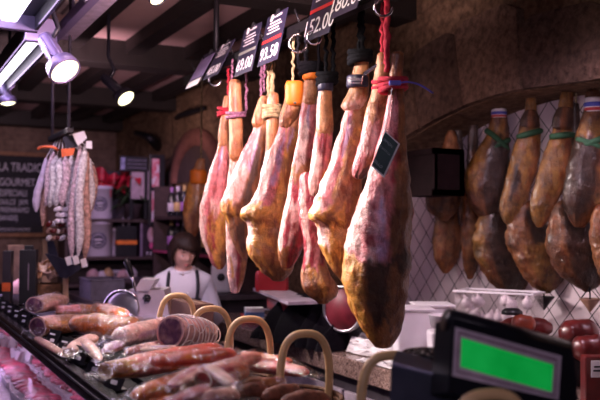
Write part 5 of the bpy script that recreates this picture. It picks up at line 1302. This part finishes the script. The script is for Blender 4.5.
# ================================================================== work table, white slicer and cardboard box beside the assistant
t = thing('prep_table', 'dark prep table behind the far half of the display case', 'table', (1.36, 5.0, 0))
MB().bx((1.24, 3.82, 1.06), (1.48, 6.4, 1.10), .004).build('top', MARB, t)
for x in (1.27, 1.45):
    for y in (3.87, 6.35): MB().bx((x - .025, y - .025, 0), (x + .025, y + .025, 1.06)).build('leg', BLACKM, t)
MB().bx((1.245, 3.9, .3), (1.26, 6.3, 1.055)).build('front_panel', mat('prep_panel', (.05, .045, .055), .4), t)
SW = mat('slicer_white', (.70, .64, .70), .28, .15, var=.05)
c = P(146, 300, D=4.35); c.z = 1.10
t = thing('white_slicer', 'pale metal meat slicer with a black knob lever before the assistant', 'meat slicer', c)
Bs = basis(RT, FW)   # right, forward, up
Ds = 4.35
MB().poly([P(x, y, D=Ds) for x, y in ((128, 290), (164, 290), (170, 318), (136, 318))], .22, n=-FW).build('body', SW, t)
MB().poly([P(x, y, D=Ds - .02) for x, y in ((134, 291), (141, 279), (155, 280), (149, 291))], .16, n=-FW).build('sharpener_cover', SW, t)
m = MB(); cc = P(147, 298, D=Ds - .012); m.lathe([(0, .016), (.014, .014), (.02, 0)], cc, -FW, 10)
for k in range(6): m.ball(cc + (RT * math.cos(k * 1.05) + UP * math.sin(k * 1.05)) * .015 - FW * .008, .008, 8, 6)
m.build('star_knob', BLACK, t)
bd = P(123, 309, D=Ds - .06); rb = 17 / F * Ds
MB().lathe([(0, .006), (rb * .9, .004), (rb, 0), (rb * .9, -.006), (0, -.006)], bd, (-FW + RT * -.15 + UP * .1), 32).build('blade', STEEL, t)
m = MB(); m.tube([bd + (RT * math.cos(a) + UP * math.sin(a)) * rb * 1.05 - FW * .012 for a in [R(40 + 150 * k / 20) for k in range(21)]], .010, 8); m.build('blade_guard', CHROME, t)
lv = MB().tube([P(137, 300, D=Ds - .04), P(134, 284, D=Ds - .05), P(131, 272, D=Ds - .06)], .007, 10).build('lever', CHROME, t)
MB().tube([P(132, 276, D=Ds - .06), P(127, 262, D=Ds - .07), P(126, 260, D=Ds - .07)], [.013, .018, .010], 12, n=10).build('lever_knob', BLACK, t)
MB().box(V((c.x + .02, c.y + .06, 1.115)), (.40, .30, .03), Bs, .008).build('base', SW, t)
# cardboard box
CB = mat('cardboard', (.16, .075, .055), .75, var=.1, scale=10)
t = thing('cardboard_box', 'long brown cardboard box standing before the assistant', 'box', (1.42, 4.25, 1.10))
m = MB(); m.bx((1.37, 3.85, 1.101), (1.475, 4.60, 1.215), .004); m.build('box_body', CB, t)
m = MB(); m.bx((1.415, 3.848, 1.2145), (1.435, 4.602, 1.2165)); m.bx((1.368, 4.2, 1.1), (1.371, 4.24, 1.212)); m.build('tape', mat('brown_tape', (.30, .17, .10), .3), t)
# grey bin, pans further back on the prep table
c = P(80, 296, D=5.6); c.z = 1.101; c.x = 1.36
t = thing('grey_bin', 'open grey plastic bin at the far end of the prep table', 'bin', c)
B = Matrix.Identity(3); m = MB(); w_, d_, h_ = .22, .34, .13
for s_ in (-1, 1): m.box(c + V((s_ * w_ / 2, 0, h_ / 2)), (.008, d_, h_), ID, .003); m.box(c + V((0, s_ * d_ / 2, h_ / 2)), (w_, .008, h_), ID, .003)
m.box(c + UP * .004, (w_, d_, .006)); m.build('bin_body', mat('bin_grey', (.12, .105, .145), .4), t)
m = MB()
for s_ in (-1, 1): m.box(c + V((s_ * w_ / 2, 0, h_)), (.02, d_ + .02, .01), ID, .003); m.box(c + V((0, s_ * d_ / 2, h_)), (w_ + .02, .02, .01), ID, .003)
m.build('rim', MATS['bin_grey'], t)
c = P(92, 303, D=4.9); c.z = 1.101; c.x = 1.36; c.y = min(c.y, 5.2)
t = thing('steel_tray', 'flat steel tray on the prep table in front of the grey bin', 'tray', c)
m = MB(); m.box(c + UP * .004, (.22, .5, .006), ID, .002)
for s_ in (-1, 1): m.box(c + V((s_ * .12, 0, .012)), (.006, .5, .02), ID, .002); m.box(c + V((0, s_ * .25, .012)), (.24, .006, .02), ID, .002)
m.build('tray_pan', mat('tray_dull', (.30, .27, .32), .35, .6), t)
m = MB(); m.bx((c.x - .05, c.y - .18, 1.112), (c.x + .05, c.y + .1, 1.125), .003)
tag(m.build('cutting_board', WOODL), 'small pale wooden board lying on the steel tray', 'board')

# ================================================================== ceiling lamps
LAV = mat('lamp_lavender', (.20, .16, .32), .35, .3, var=.06)
BLKL = mat('lamp_black', (.02, .018, .03), .4)
TUBE = emis('tube_light', (.90, .80, 1), 4.5)
DISC = emis('spot_lens', (1, .93, .52), 4.5)
def fixture(x, y0, y1, z, lab, w=.20):
    t = thing('tube_light_fixture', lab, 'light fixture', (x, (y0 + y1) / 2, z))
    m = MB(); m.bx((x - w / 2, y0, z + .03), (x + w / 2, y1, z + .07), .004)
    m.bx((x - w / 2 - .012, y0, z - .03), (x - w / 2, y1, z + .07)); m.bx((x + w / 2, y0, z - .03), (x + w / 2 + .012, y1, z + .07))
    m.build('housing', BLKL, t)
    MB().bx((x - w / 2 + .012, y0 + .03, z - .008), (x - w * .18, y1 - .03, z + .028), .008).build('tube', TUBE, t)
    MB().bx((x - w * .14, y0 + .03, z - .008), (x + w * .16, y1 - .03, z + .028), .008).build('tube', TUBE, t)
    for y in (y0, y1): MB().bx((x - w / 2 - .015, y - .02, z - .035), (x + w / 2 + .015, y + .02, z + .075), .004).build('end_bracket', LAV, t)
    for y in (y0 + .15, y1 - .15): MB().tube([(x, y, z + .07), (x, y, 2.82)], .006, 8).build('suspension_rod', BLKL, t)
    return t
fixture(.47, 1.9, 3.70, 2.46, 'double tube light nearest the camera above the display case', .22)
fixture(.64, 3.90, 5.6, 2.46, 'double tube light farther along above the display case', .11)
m = MB(); m.bx((.735, 1.6, 2.50), (.775, 6.2, 2.545), .004)
for y in (2.0, 3.5, 5.0): m.tube([(.755, y, 2.54), (.755, y, 2.87)], .007, 8)
tag(m.build('lamp_track', LAV), 'lavender metal lamp track running beside the tube lights', 'lamp track')
m = MB(); m.bx((.80, 1.6, 2.60), (.93, 4.6, 2.63), .003)
for y in (2.0, 4.3): m.tube([(.865, y, 2.62), (.865, y, 2.82)], .007, 8)
tag(m.build('cable_tray', mat('pale_tray', (.50, .42, .56), .4)), 'pale flat cable tray beside the lamp track', 'cable tray')
def spotlamp(px, py, D, rpx, tail, aim, lab, black=False, power=0):
    c = P(px, py, D=D); r_ = rpx / F * D; ax = aim.normalized(); tl = P(*tail, D=D + .05)
    t = thing('spot_lamp', lab, 'spot lamp', c, 'round spot lamps on the ceiling track'); mt = BLKL if black else LAV
    MB().lathe([(r_ * .55, -r_ * .95), (r_ * .98, -r_ * .7), (r_ * 1.06, -r_ * .2), (r_ * 1.06, .004), (r_ * .96, .006), (r_ * .95, -.01)], c, ax, 32).build('head', mt, t)
    MB().lathe([(0, .012), (r_ * .5, .009), (r_ * .95, -.004)], c, ax, 32).build('lens', DISC, t)
    e = c - ax * r_ * .8; m = MB(); d = (e - tl); m.tube([tl, tl.lerp(e, .1), tl.lerp(e, .9), e], [r_ * .42, r_ * .5, r_ * .5, r_ * .46], 20)
    for k in range(6):
        a = k * math.pi / 3; u = d.normalized().orthogonal().normalized(); w_ = d.normalized().cross(u); o_ = (u * math.cos(a) + w_ * math.sin(a)) * r_ * .5
        m.tube([tl.lerp(e, .12) + o_, tl.lerp(e, .9) + o_], r_ * .06, 5)
    m.build('barrel', mt, t)
    top = tl + V((.02, 0, .06)); MB().tube([tl.lerp(e, .3), tl.lerp(e, .15) + UP * .05 + RT * .05, V((tl.x + .03, tl.y, tl.z + .12)), V((tl.x + .03, tl.y, 2.87 if tl.z < 2.6 else tl.z + .2))], .011, 10).build('bracket', BLKL, t)
    if power:
        L = bpy.data.lights.new('spot_light', 'SPOT'); L.energy = power; L.spot_size = R(75); L.spot_blend = .6; L.color = (1, .86, .80); L.shadow_soft_size = .05
        o = bpy.data.objects.new('spot_light', L); C.objects.link(o); o.location = c + ax * .05; o.rotation_euler = ax.to_track_quat('-Z', 'Y').to_euler()
    return t
spotlamp(65, 71, 3.45, 15.5, (44, 36), V((.35, -.62, -.75)), 'big lavender spot lamp lit yellow-white, nearest in view', False, 60)
spotlamp(126, 98.5, 4.9, 9.5, (103, 76), V((.35, -.62, -.65)), 'black spot lamp lit yellow-white, farther towards the salami', True, 60)
spotlamp(158, -2, 3.7, 9, (144, -18), V((.3, -.6, -.7)), 'spot lamp half cut by the top frame edge', True, 0)
spotlamp(8, 103, 5.2, 8, (4, 86), V((.1, -.15, -.95)), 'lavender spot lamp by the frame edge, shining straight down', False, 20)
# wrought iron wall arm far on the stone wall
c = P(150, 142, X=2.66)
m = MB(); m.tube([P(136, 133, X=2.5), P(146, 136, X=2.5), P(152, 140, X=2.55), P(158, 146, X=2.68)], [.03, .035, .05, .06], 10, n=16)
tag(m.build('wall_lamp_arm', BLACKM), 'dark curved iron arm on the stone wall above the tall poster stand', 'wall arm')
m = MB(); m.tube([P(205, 108, X=2.67), P(195, 111, X=2.64), P(182, 115, X=2.62), P(176, 118, X=2.66)], [.02, .028, .028, .02], 10, n=16)
tag(m.build('wall_lamp_arm', BLACKM), 'dark curved iron arm on the stone wall beyond the hams', 'wall arm')
# ================================================================== shop assistant
def skin_mesh(nodes, edges, sub=2):
    """grow one continuous surface round a joint skeleton; nodes: name -> (point, rx, ry)"""
    names = list(nodes); ix = {n: i for i, n in enumerate(names)}
    me = bpy.data.meshes.new('skeleton'); me.from_pydata([nodes[n][0] for n in names], [(ix[a], ix[b]) for a, b in edges], [])
    o = bpy.data.objects.new('skeleton', me); C.objects.link(o)
    md = o.modifiers.new('Skin', 'SKIN'); md.use_smooth_shade = True
    for n in names:
        v = me.skin_vertices[0].data[ix[n]]; v.radius = nodes[n][1:3]; v.use_root = (n == names[0])
    sb = o.modifiers.new('Subdivision', 'SUBSURF'); sb.levels = sub; sb.render_levels = sub
    dg = bpy.context.evaluated_depsgraph_get(); dg.update(); ev = o.evaluated_get(dg); em = ev.to_mesh()
    vs = [v.co.copy() for v in em.vertices]; fs = [tuple(p.vertices) for p in em.polygons]; ev.to_mesh_clear()
    bpy.data.objects.remove(o); bpy.data.meshes.remove(me); return vs, fs
hp = P(183.5, 253, D=5.2)                       # middle of the head
FX, FY = hp.x, hp.y
face = (-FW + RT * .48); face.z = 0; face.normalize(); lat = face.cross(UP) * -1   # lat: image-right
body_f = (-FW + RT * .12); body_f.z = 0; body_f.normalize(); bl_ = UP.cross(body_f)
HZ = hp.z
base = V((FX, FY, 0)) - body_f * .035
def B_(s_, f_, z): return base + bl_ * s_ + body_f * f_ + UP * z
sh = HZ - .145
nodes = {'pelvis': (B_(0, 0, .88), .145, .11), 'waist': (B_(0, .0, 1.0), .125, .095), 'chest': (B_(0, .01, sh - .13), .135, .10), 'upper': (B_(0, 0, sh - .03), .085, .07), 'neck': (B_(0, .012, sh + .05), .046, .046), 'skull': (B_(0, .03, sh + .12), .052, .052)}
E = [('pelvis', 'waist'), ('waist', 'chest'), ('chest', 'upper'), ('upper', 'neck'), ('neck', 'skull')]
for s_, n in ((1, 'r'), (-1, 'l')):
    nodes.update({n + 'sh': (B_(s_ * .125, 0, sh - .05), .055, .055), n + 'el': (B_(s_ * .20, .02, sh - .27), .045, .045), n + 'wr': (B_(s_ * .13, .25, sh - .175), .030, .026), n + 'hd': (B_(s_ * .11, .30, sh - .175), .034, .018), n + 'pm': (B_(s_ * .10, .345, sh - .175), .036, .016),
                  n + 'hip': (B_(s_ * .085, 0, .80), .095, .095), n + 'kn': (B_(s_ * .09, .015, .46), .062, .062), n + 'an': (B_(s_ * .095, -.01, .09), .042, .042), n + 'toe': (B_(s_ * .105, .13, .04), .042, .032)})
    E += [('upper', n + 'sh'), (n + 'sh', n + 'el'), (n + 'el', n + 'wr'), (n + 'wr', n + 'hd'), (n + 'hd', n + 'pm'), ('pelvis', n + 'hip'), (n + 'hip', n + 'kn'), (n + 'kn', n + 'an'), (n + 'an', n + 'toe')]
FACE = mat('face_skin', (.62, .36, .29), .5, var=.06)
vs, fs = skin_mesh(nodes, E)
t = thing('person', 'shop assistant in white jacket and black apron, dark bobbed hair, looking down', 'person', (FX, FY, 0))
bm = bmesh.new()
mb = MB(); mb.add(vs, fs)
# head: ellipsoid shaped by features
tilt = Matrix.Rotation(R(14), 3, lat)            # chin towards chest
if (tilt @ face).z > 0: tilt = tilt.transposed()
hf, hl, hu = tilt @ face, lat, tilt @ UP
def headp(p, off=0.0):
    """p = unit direction in (lateral, forward, up) -> head surface"""
    x, y, z = p
    r = V((x * .070, y * .090, z * .112))
    if z < 0: r.x *= 1 - .28 * (-z) ** 1.4; r.y *= (1 - .10 * (-z)) if y > 0 else (1 - .35 * (-z))
    if y > 0:
        def g(cx, cz, sx, sz): return math.exp(-((x - cx) / sx) ** 2 - ((z - cz) / sz) ** 2)
        r.y += .020 * g(0, -.16, .11, .12) + .012 * g(0, .0, .10, .18) - .010 * (g(.38, .05, .18, .11) + g(-.38, .05, .18, .11)) + .006 * (g(0, -.46, .24, .055) + g(0, -.56, .22, .06)) - .004 * g(0, -.51, .26, .025) + .008 * g(0, -.85, .25, .14) + .004 * (g(.5, -.2, .2, .2) + g(-.5, -.2, .2, .2))
    return hp + hl * r.x + hf * r.y + hu * r.z + (hl * x + hf * y + hu * z) * off
nu, nv = 56, 48
hv = []; hfs = []
for i in range(nv + 1):
    b = math.pi * i / nv
    for k in range(nu):
        a = 2 * math.pi * k / nu; hv.append(headp((math.sin(b) * math.cos(a), math.sin(b) * math.sin(a), math.cos(b))))
for i in range(nv):
    for k in range(nu): hfs.append((i * nu + k, (i + 1) * nu + k, (i + 1) * nu + (k + 1) % nu, i * nu + (k + 1) % nu))
mb.add(hv, hfs)
for s_ in (-1, 1):    # ears and fingers join the same surface
    mb.ball(hp + hl * s_ * .074 + hf * -.008 + hu * -.004, (.010, .020, .032), 12, 8, rot=Matrix((hl, hf, hu)).transposed())
    n = 'r' if s_ == 1 else 'l'; pm = nodes[n + 'pm'][0]; hd = nodes[n + 'hd'][0]; d = (pm - hd).normalized(); sd = bl_ * s_
    for j, (o_, L) in enumerate(((-.027, .062), (-.009, .074), (.009, .070), (.027, .054))):
        q = pm + sd * o_ - d * .01; mb.tube([q, q + d * L * .45 + UP * .004, q + d * L * .75 - UP * .014, q + d * L * .85 - UP * .036], [.0095, .009, .008, .0065], 10, n=14)
    q = hd - sd * .028; mb.tube([q, q - sd * .022 + d * .025, q - sd * .018 + d * .055 - UP * .01], [.012, .0105, .008], 10, n=12)
body = mb.build('body', FACE, t)
rm = body.modifiers.new('Remesh', 'REMESH'); rm.mode = 'VOXEL'; rm.voxel_size = .0055; rm.use_smooth_shade = True
# eyes, brows, lips
EYEW = mat('eye_white', (.7, .66, .66), .3); IRIS = mat('eye_dark', (.02, .012, .01), .2); LIP = mat('lip', (.46, .13, .13), .45); BROW = mat('brow', (.05, .025, .018), .8)
for s_ in (-1, 1):
    e = headp((.36 * s_, .93, .04)); 
    ey = MB().ball(e - hf * .003 - hu * .003, (.013, .005, .0042), 12, 8, rot=Matrix((hl, hf, hu)).transposed()).build('eye', EYEW, t)
    MB().ball(e + hf * .0005 - hu * .004, (.0062, .0035, .0045), 10, 8, rot=Matrix((hl, hf, hu)).transposed()).build('iris', IRIS, ey)
    MB().tube([headp((.18 * s_, .96, .23), .001), headp((.36 * s_, .90, .25), .001), headp((.54 * s_, .80, .20), .001)], [.002, .0034, .0015], 6, n=8).build('eyebrow', BROW, t)
MB().tube([headp((-.24, .84, -.50), .0), headp((-.1, .85, -.49), .002), headp((0, .85, -.50), .0015), headp((.1, .85, -.49), .002), headp((.24, .84, -.50), 0)], [.001, .0055, .006, .0055, .001], 8, n=14).build('lips', LIP, t)
# hair: a bob with fringe
HAIR = NT('brown_hair'); w_ = HAIR.n('ShaderNodeTexWave', wave_type='BANDS', bands_direction='X'); w_.inputs['Scale'].default_value = 170; w_.inputs['Distortion'].default_value = 3; HAIR.l(HAIR.coord(), w_.inputs[0])
HAIR.l(HAIR.ramp(w_.outputs[1], [(.2, (.012, .006, .005)), (.8, (.032, .015, .011))]), HAIR.b.inputs['Base Color']); HAIR.b.inputs['Specular IOR Level'].default_value = .2; HAIR.b.inputs['Roughness'].default_value = .5; HAIR = HAIR.m
hv = []; cols = 60; rows_ = 26
def hairlow(a):     # lowest polar angle reached at heading a (a = pi/2 is forward)
    f = math.sin(a)
    if f > .60: return R(72) + R(9) * math.cos(a) + R(2.5) * math.sin(a * 23)
    if f > .22: return lerp(R(126), R(75) + R(9) * math.cos(a), (f - .22) / .38)
    return R(128) + R(3) * math.sin(a * 17)
m = MB()
def fh(u, v):
    a = 2 * math.pi * u; b = hairlow(a) * v
    p = (math.sin(b) * math.cos(a), math.sin(b) * math.sin(a), math.cos(b))
    strand = .0035 * math.sin(a * 31 + 2 * v) * v
    return headp(p, .016 + .006 * math.sin(b) + strand - .006 * max(0, v - .85) / .15)
m.sheet(fh, 90, 30)
m.build('hair', HAIR, t, solid=.012)
# clothes: jacket, apron, trousers, shoes
JACK = mat('chef_white', (.72, .68, .73), .75, var=.05, scale=10, bump=.15)
def fat(keys, edges, add, over={}):
    nd = {k: (nodes[k][0], nodes[k][1] + add, nodes[k][2] + add) for k in keys}; nd.update(over)
    return skin_mesh(nd, edges)
bmj = bmesh.new(); bv = [bmj.verts.new(p) for p in vs]
for f in fs: bmj.faces.new([bv[k] for k in f])
bmesh.ops.subdivide_edges(bmj, edges=list(bmj.edges), cuts=1, use_grid_fill=True, smooth=.5)
bmj.normal_update()
hands = [nodes[n + k][0] for n in 'rl' for k in ('hd', 'pm')]
off = {v: v.co + v.normal * (.017 + .004 * noise.noise(v.co * 15)) for v in bmj.verts}
def neckline(p):
    d = p - base; s_, f_ = d.dot(bl_), d.dot(body_f); z = sh + .036
    if f_ > .02: z -= max(0, .045 - abs(s_)) * .9
    return z
bad = []
for f in bmj.faces:
    c = f.calc_center_median()
    if c.z < .80 or c.z > neckline(c) or min((c - h).length for h in hands) < .055: bad.append(f)
bmesh.ops.delete(bmj, geom=bad, context='FACES')
for v in bmj.verts: v.co = off[v]
jk = MB().bm(bmj, None, True).build('white_jacket', JACK, t, solid=.008)
m = MB()
for z in (.0, .06, .12): m.ball(B_(.03, .135, sh - .10 - z), (.008, .008, .008), 10, 6)
m.build('buttons', PAPER, jk)
# collar band
m = MB(); cpts = [B_(.064 * math.sin(a), .014 + .062 * math.cos(a), sh + .046 - .026 * math.cos(a)) for a in [2 * math.pi * k / 24 for k in range(25)]]
m.tube(cpts, .014, 8, caps=False); m.build('collar_band', JACK, jk)
APR = mat('apron_black', (.010, .010, .014), .7, bump=.2)
m = MB()
def apr(u, v):
    a = lerp(-1.15, 1.15, u) * (1 if v > .28 else .55 + .45 * v / .28); z = lerp(sh - .125, .45, v)
    rx, ry = (.178, .168) if z > .95 else (.190, .172)
    return B_(rx * math.sin(a), .002 + ry * math.cos(a) + .006, z)
m.sheet(apr, 24, 30); ap = m.build('apron', APR, t, solid=.006)
for s_ in (-1, 1):
    pts = [B_(s_ * .085, .155, sh - .135), B_(s_ * .092, .136, sh - .07), B_(s_ * .088, .092, sh + .002), B_(s_ * .080, .03, sh + .035), B_(s_ * .066, -.05, sh + .028)]
    pp = smooth_path([tuple(p) for p in pts], 20); mm = MB()
    mm.tube([V(p) for p in pp], .0115, 8); mm.build('apron_strap', APR, ap)
tn_ = ['pelvis', 'rhip', 'rkn', 'lhip', 'lkn']; ov = {'rh': (nodes['ran'][0] + UP * .03, .06, .06), 'lh': (nodes['lan'][0] + UP * .03, .06, .06)}
v_, f_ = fat(tn_, [('pelvis', 'rhip'), ('rhip', 'rkn'), ('rkn', 'rh'), ('pelvis', 'lhip'), ('lhip', 'lkn'), ('lkn', 'lh')], .012, ov)
MB().add(v_, f_).build('trousers', mat('trousers_black', (.015, .014, .018), .8), t)
for n in 'rl':
    m = MB(); a = nodes[n + 'an'][0]; b = nodes[n + 'toe'][0]; m.tube([V((a.x, a.y, .055)) - body_f * .05, V((a.x, a.y, .058)), V((b.x, b.y, .048)), V((b.x, b.y, .044)) + body_f * .04], [.035, .052, .048, .028], 14, n=18)
    for p in m.v: p.z = max(p.z, .002)
    m.build('shoe', BLACK, t)
# ================================================================== camera and light
cam = bpy.data.cameras.new('camera'); cam.lens = 50; cam.sensor_width = 36; cam.clip_start = .05
cam.dof.use_dof = True; cam.dof.focus_distance = 2.85; cam.dof.aperture_fstop = 3.2
co = bpy.data.objects.new('camera', cam); C.objects.link(co); co.matrix_world = Matrix.Translation(CAM) @ CAM_TO_WORLD.to_4x4()
bpy.context.scene.camera = co
def spot(loc, to, e, col, size=50, blend=.7, soft=.06):
    L = bpy.data.lights.new('spot', 'SPOT'); L.energy = e; L.color = col; L.spot_size = R(size); L.spot_blend = blend; L.shadow_soft_size = soft
    o = bpy.data.objects.new('spot', L); C.objects.link(o); o.location = loc; o.rotation_euler = (V(to) - V(loc)).to_track_quat('-Z', 'Y').to_euler(); return o
def area(loc, to, e, col, sx, sy):
    L = bpy.data.lights.new('area', 'AREA'); L.energy = e; L.color = col; L.shape = 'RECTANGLE'; L.size = sx; L.size_y = sy
    o = bpy.data.objects.new('area', L); C.objects.link(o); o.location = loc; o.rotation_euler = (V(to) - V(loc)).to_track_quat('-Z', 'Y').to_euler(); return o
WARM = (1, .80, .80); LAVC = (.74, .52, 1)
# spots over the case, aimed at the hanging hams
for (y, ty, e) in ((3.15, 2.3, 330), (3.95, 2.95, 310), (4.7, 3.55, 310)):
    spot((.24, y, 2.37), (XR, ty, 1.68), e, WARM, 48)
# spots on the food on the case top
for (y, e) in ((1.9, 28), (2.9, 30), (4.1, 28)):
    spot((.72, y + .5, 2.6), (.82, y, 1.15), e, (1, .78, .60), 62)
# case interior
for y in (3.2, 4.4, 5.6): area((.60, y, 1.10), (.78, y, .85), 3.4, (.74, .50, 1), .08, 1.1)
# lavender room fill from the tube lights
area((.5, 2.8, 2.44), (.5, 2.8, 0), 5, LAVC, .2, 1.6); area((.64, 4.6, 2.44), (.64, 4.6, 0), 6, LAVC, .16, 1.5)
# added lights, no fixtures built, for assistant, counter, niche, back shop, ceiling, wall
spot((1.2, 4.1, 2.75), (1.7, 5.0, 1.3), 60, (.95, .78, 1), 40)
spot((2.2, 2.0, 2.75), (2.5, 3.0, .97), 60, (1, .72, .94), 80)
spot((1.7, 1.6, 2.5), (2.95, 3.0, 1.3), 10, (1, .68, .80), 75)
spot((1.7, 6.6, 2.7), (2.1, 8.3, 1.45), 60, (.66, .48, 1), 75)
spot((.9, 8.4, 2.7), (1.0, 10.5, 1.9), 30, (.95, .66, .85), 100)
spot((.4, 3.6, 2.6), (.95, 4.6, 1.7), 85, (1, .76, .95), 36)
spot((1.9, 7.2, 2.3), (2.7, 7.6, 2.2), 14, (1, .62, .6), 100)
spot((1.0, 2.6, 2.3), (1.6, 4.6, 2.95), 130, (1, .66, .70), 130, .9)  # added upward fill, with the next one, to brighten the ceiling
spot((.9, 5.6, 2.3), (1.3, 7.6, 2.95), 90, (1, .64, .76), 140, .9)
spot((1.0, 2.2, 2.4), (2.7, 3.2, 2.5), 12, (1, .78, .62), 90)  # added to brighten the stone wall around the arch
area((-.6, -.6, 2.7), (1.2, 2.4, 1.2), 19, (.92, .74, 1), 1.2, 1.2)
spot((.5, 9.2, 2.0), (.6, 10.6, 1.7), 10, (1, .7, .5), 120)
spot((1.55, 1.9, 1.95), (3.0, 3.25, 2.0), 16, (1, .72, .95), 34)  # added to brighten the upper tiles of the niche
w = bpy.data.worlds.new('world'); bpy.context.scene.world = w; w.use_nodes = True
w.node_tree.nodes['Background'].inputs[0].default_value = (.48, .32, .70, 1); w.node_tree.nodes['Background'].inputs[1].default_value = .04
sc_ = bpy.context.scene; sc_.view_settings.view_transform = 'Standard'; sc_.view_settings.look = 'None'; sc_.view_settings.exposure = -.25
# lettering becomes plain mesh
dg = bpy.context.evaluated_depsgraph_get(); dg.update()
for o in [o for o in C.objects if o.type == 'FONT']:
    me = bpy.data.meshes.new_from_object(o.evaluated_get(dg)); n = o.name; sca = o.scale.copy(); par, loc, rot = o.parent, o.location.copy(), o.rotation_euler.copy()
    cu = o.data; bpy.data.objects.remove(o); bpy.data.curves.remove(cu)
    me.name = n; m = bpy.data.objects.new(n, me); C.objects.link(m); m.parent = par; m.location = loc; m.rotation_euler = rot; m.scale = sca
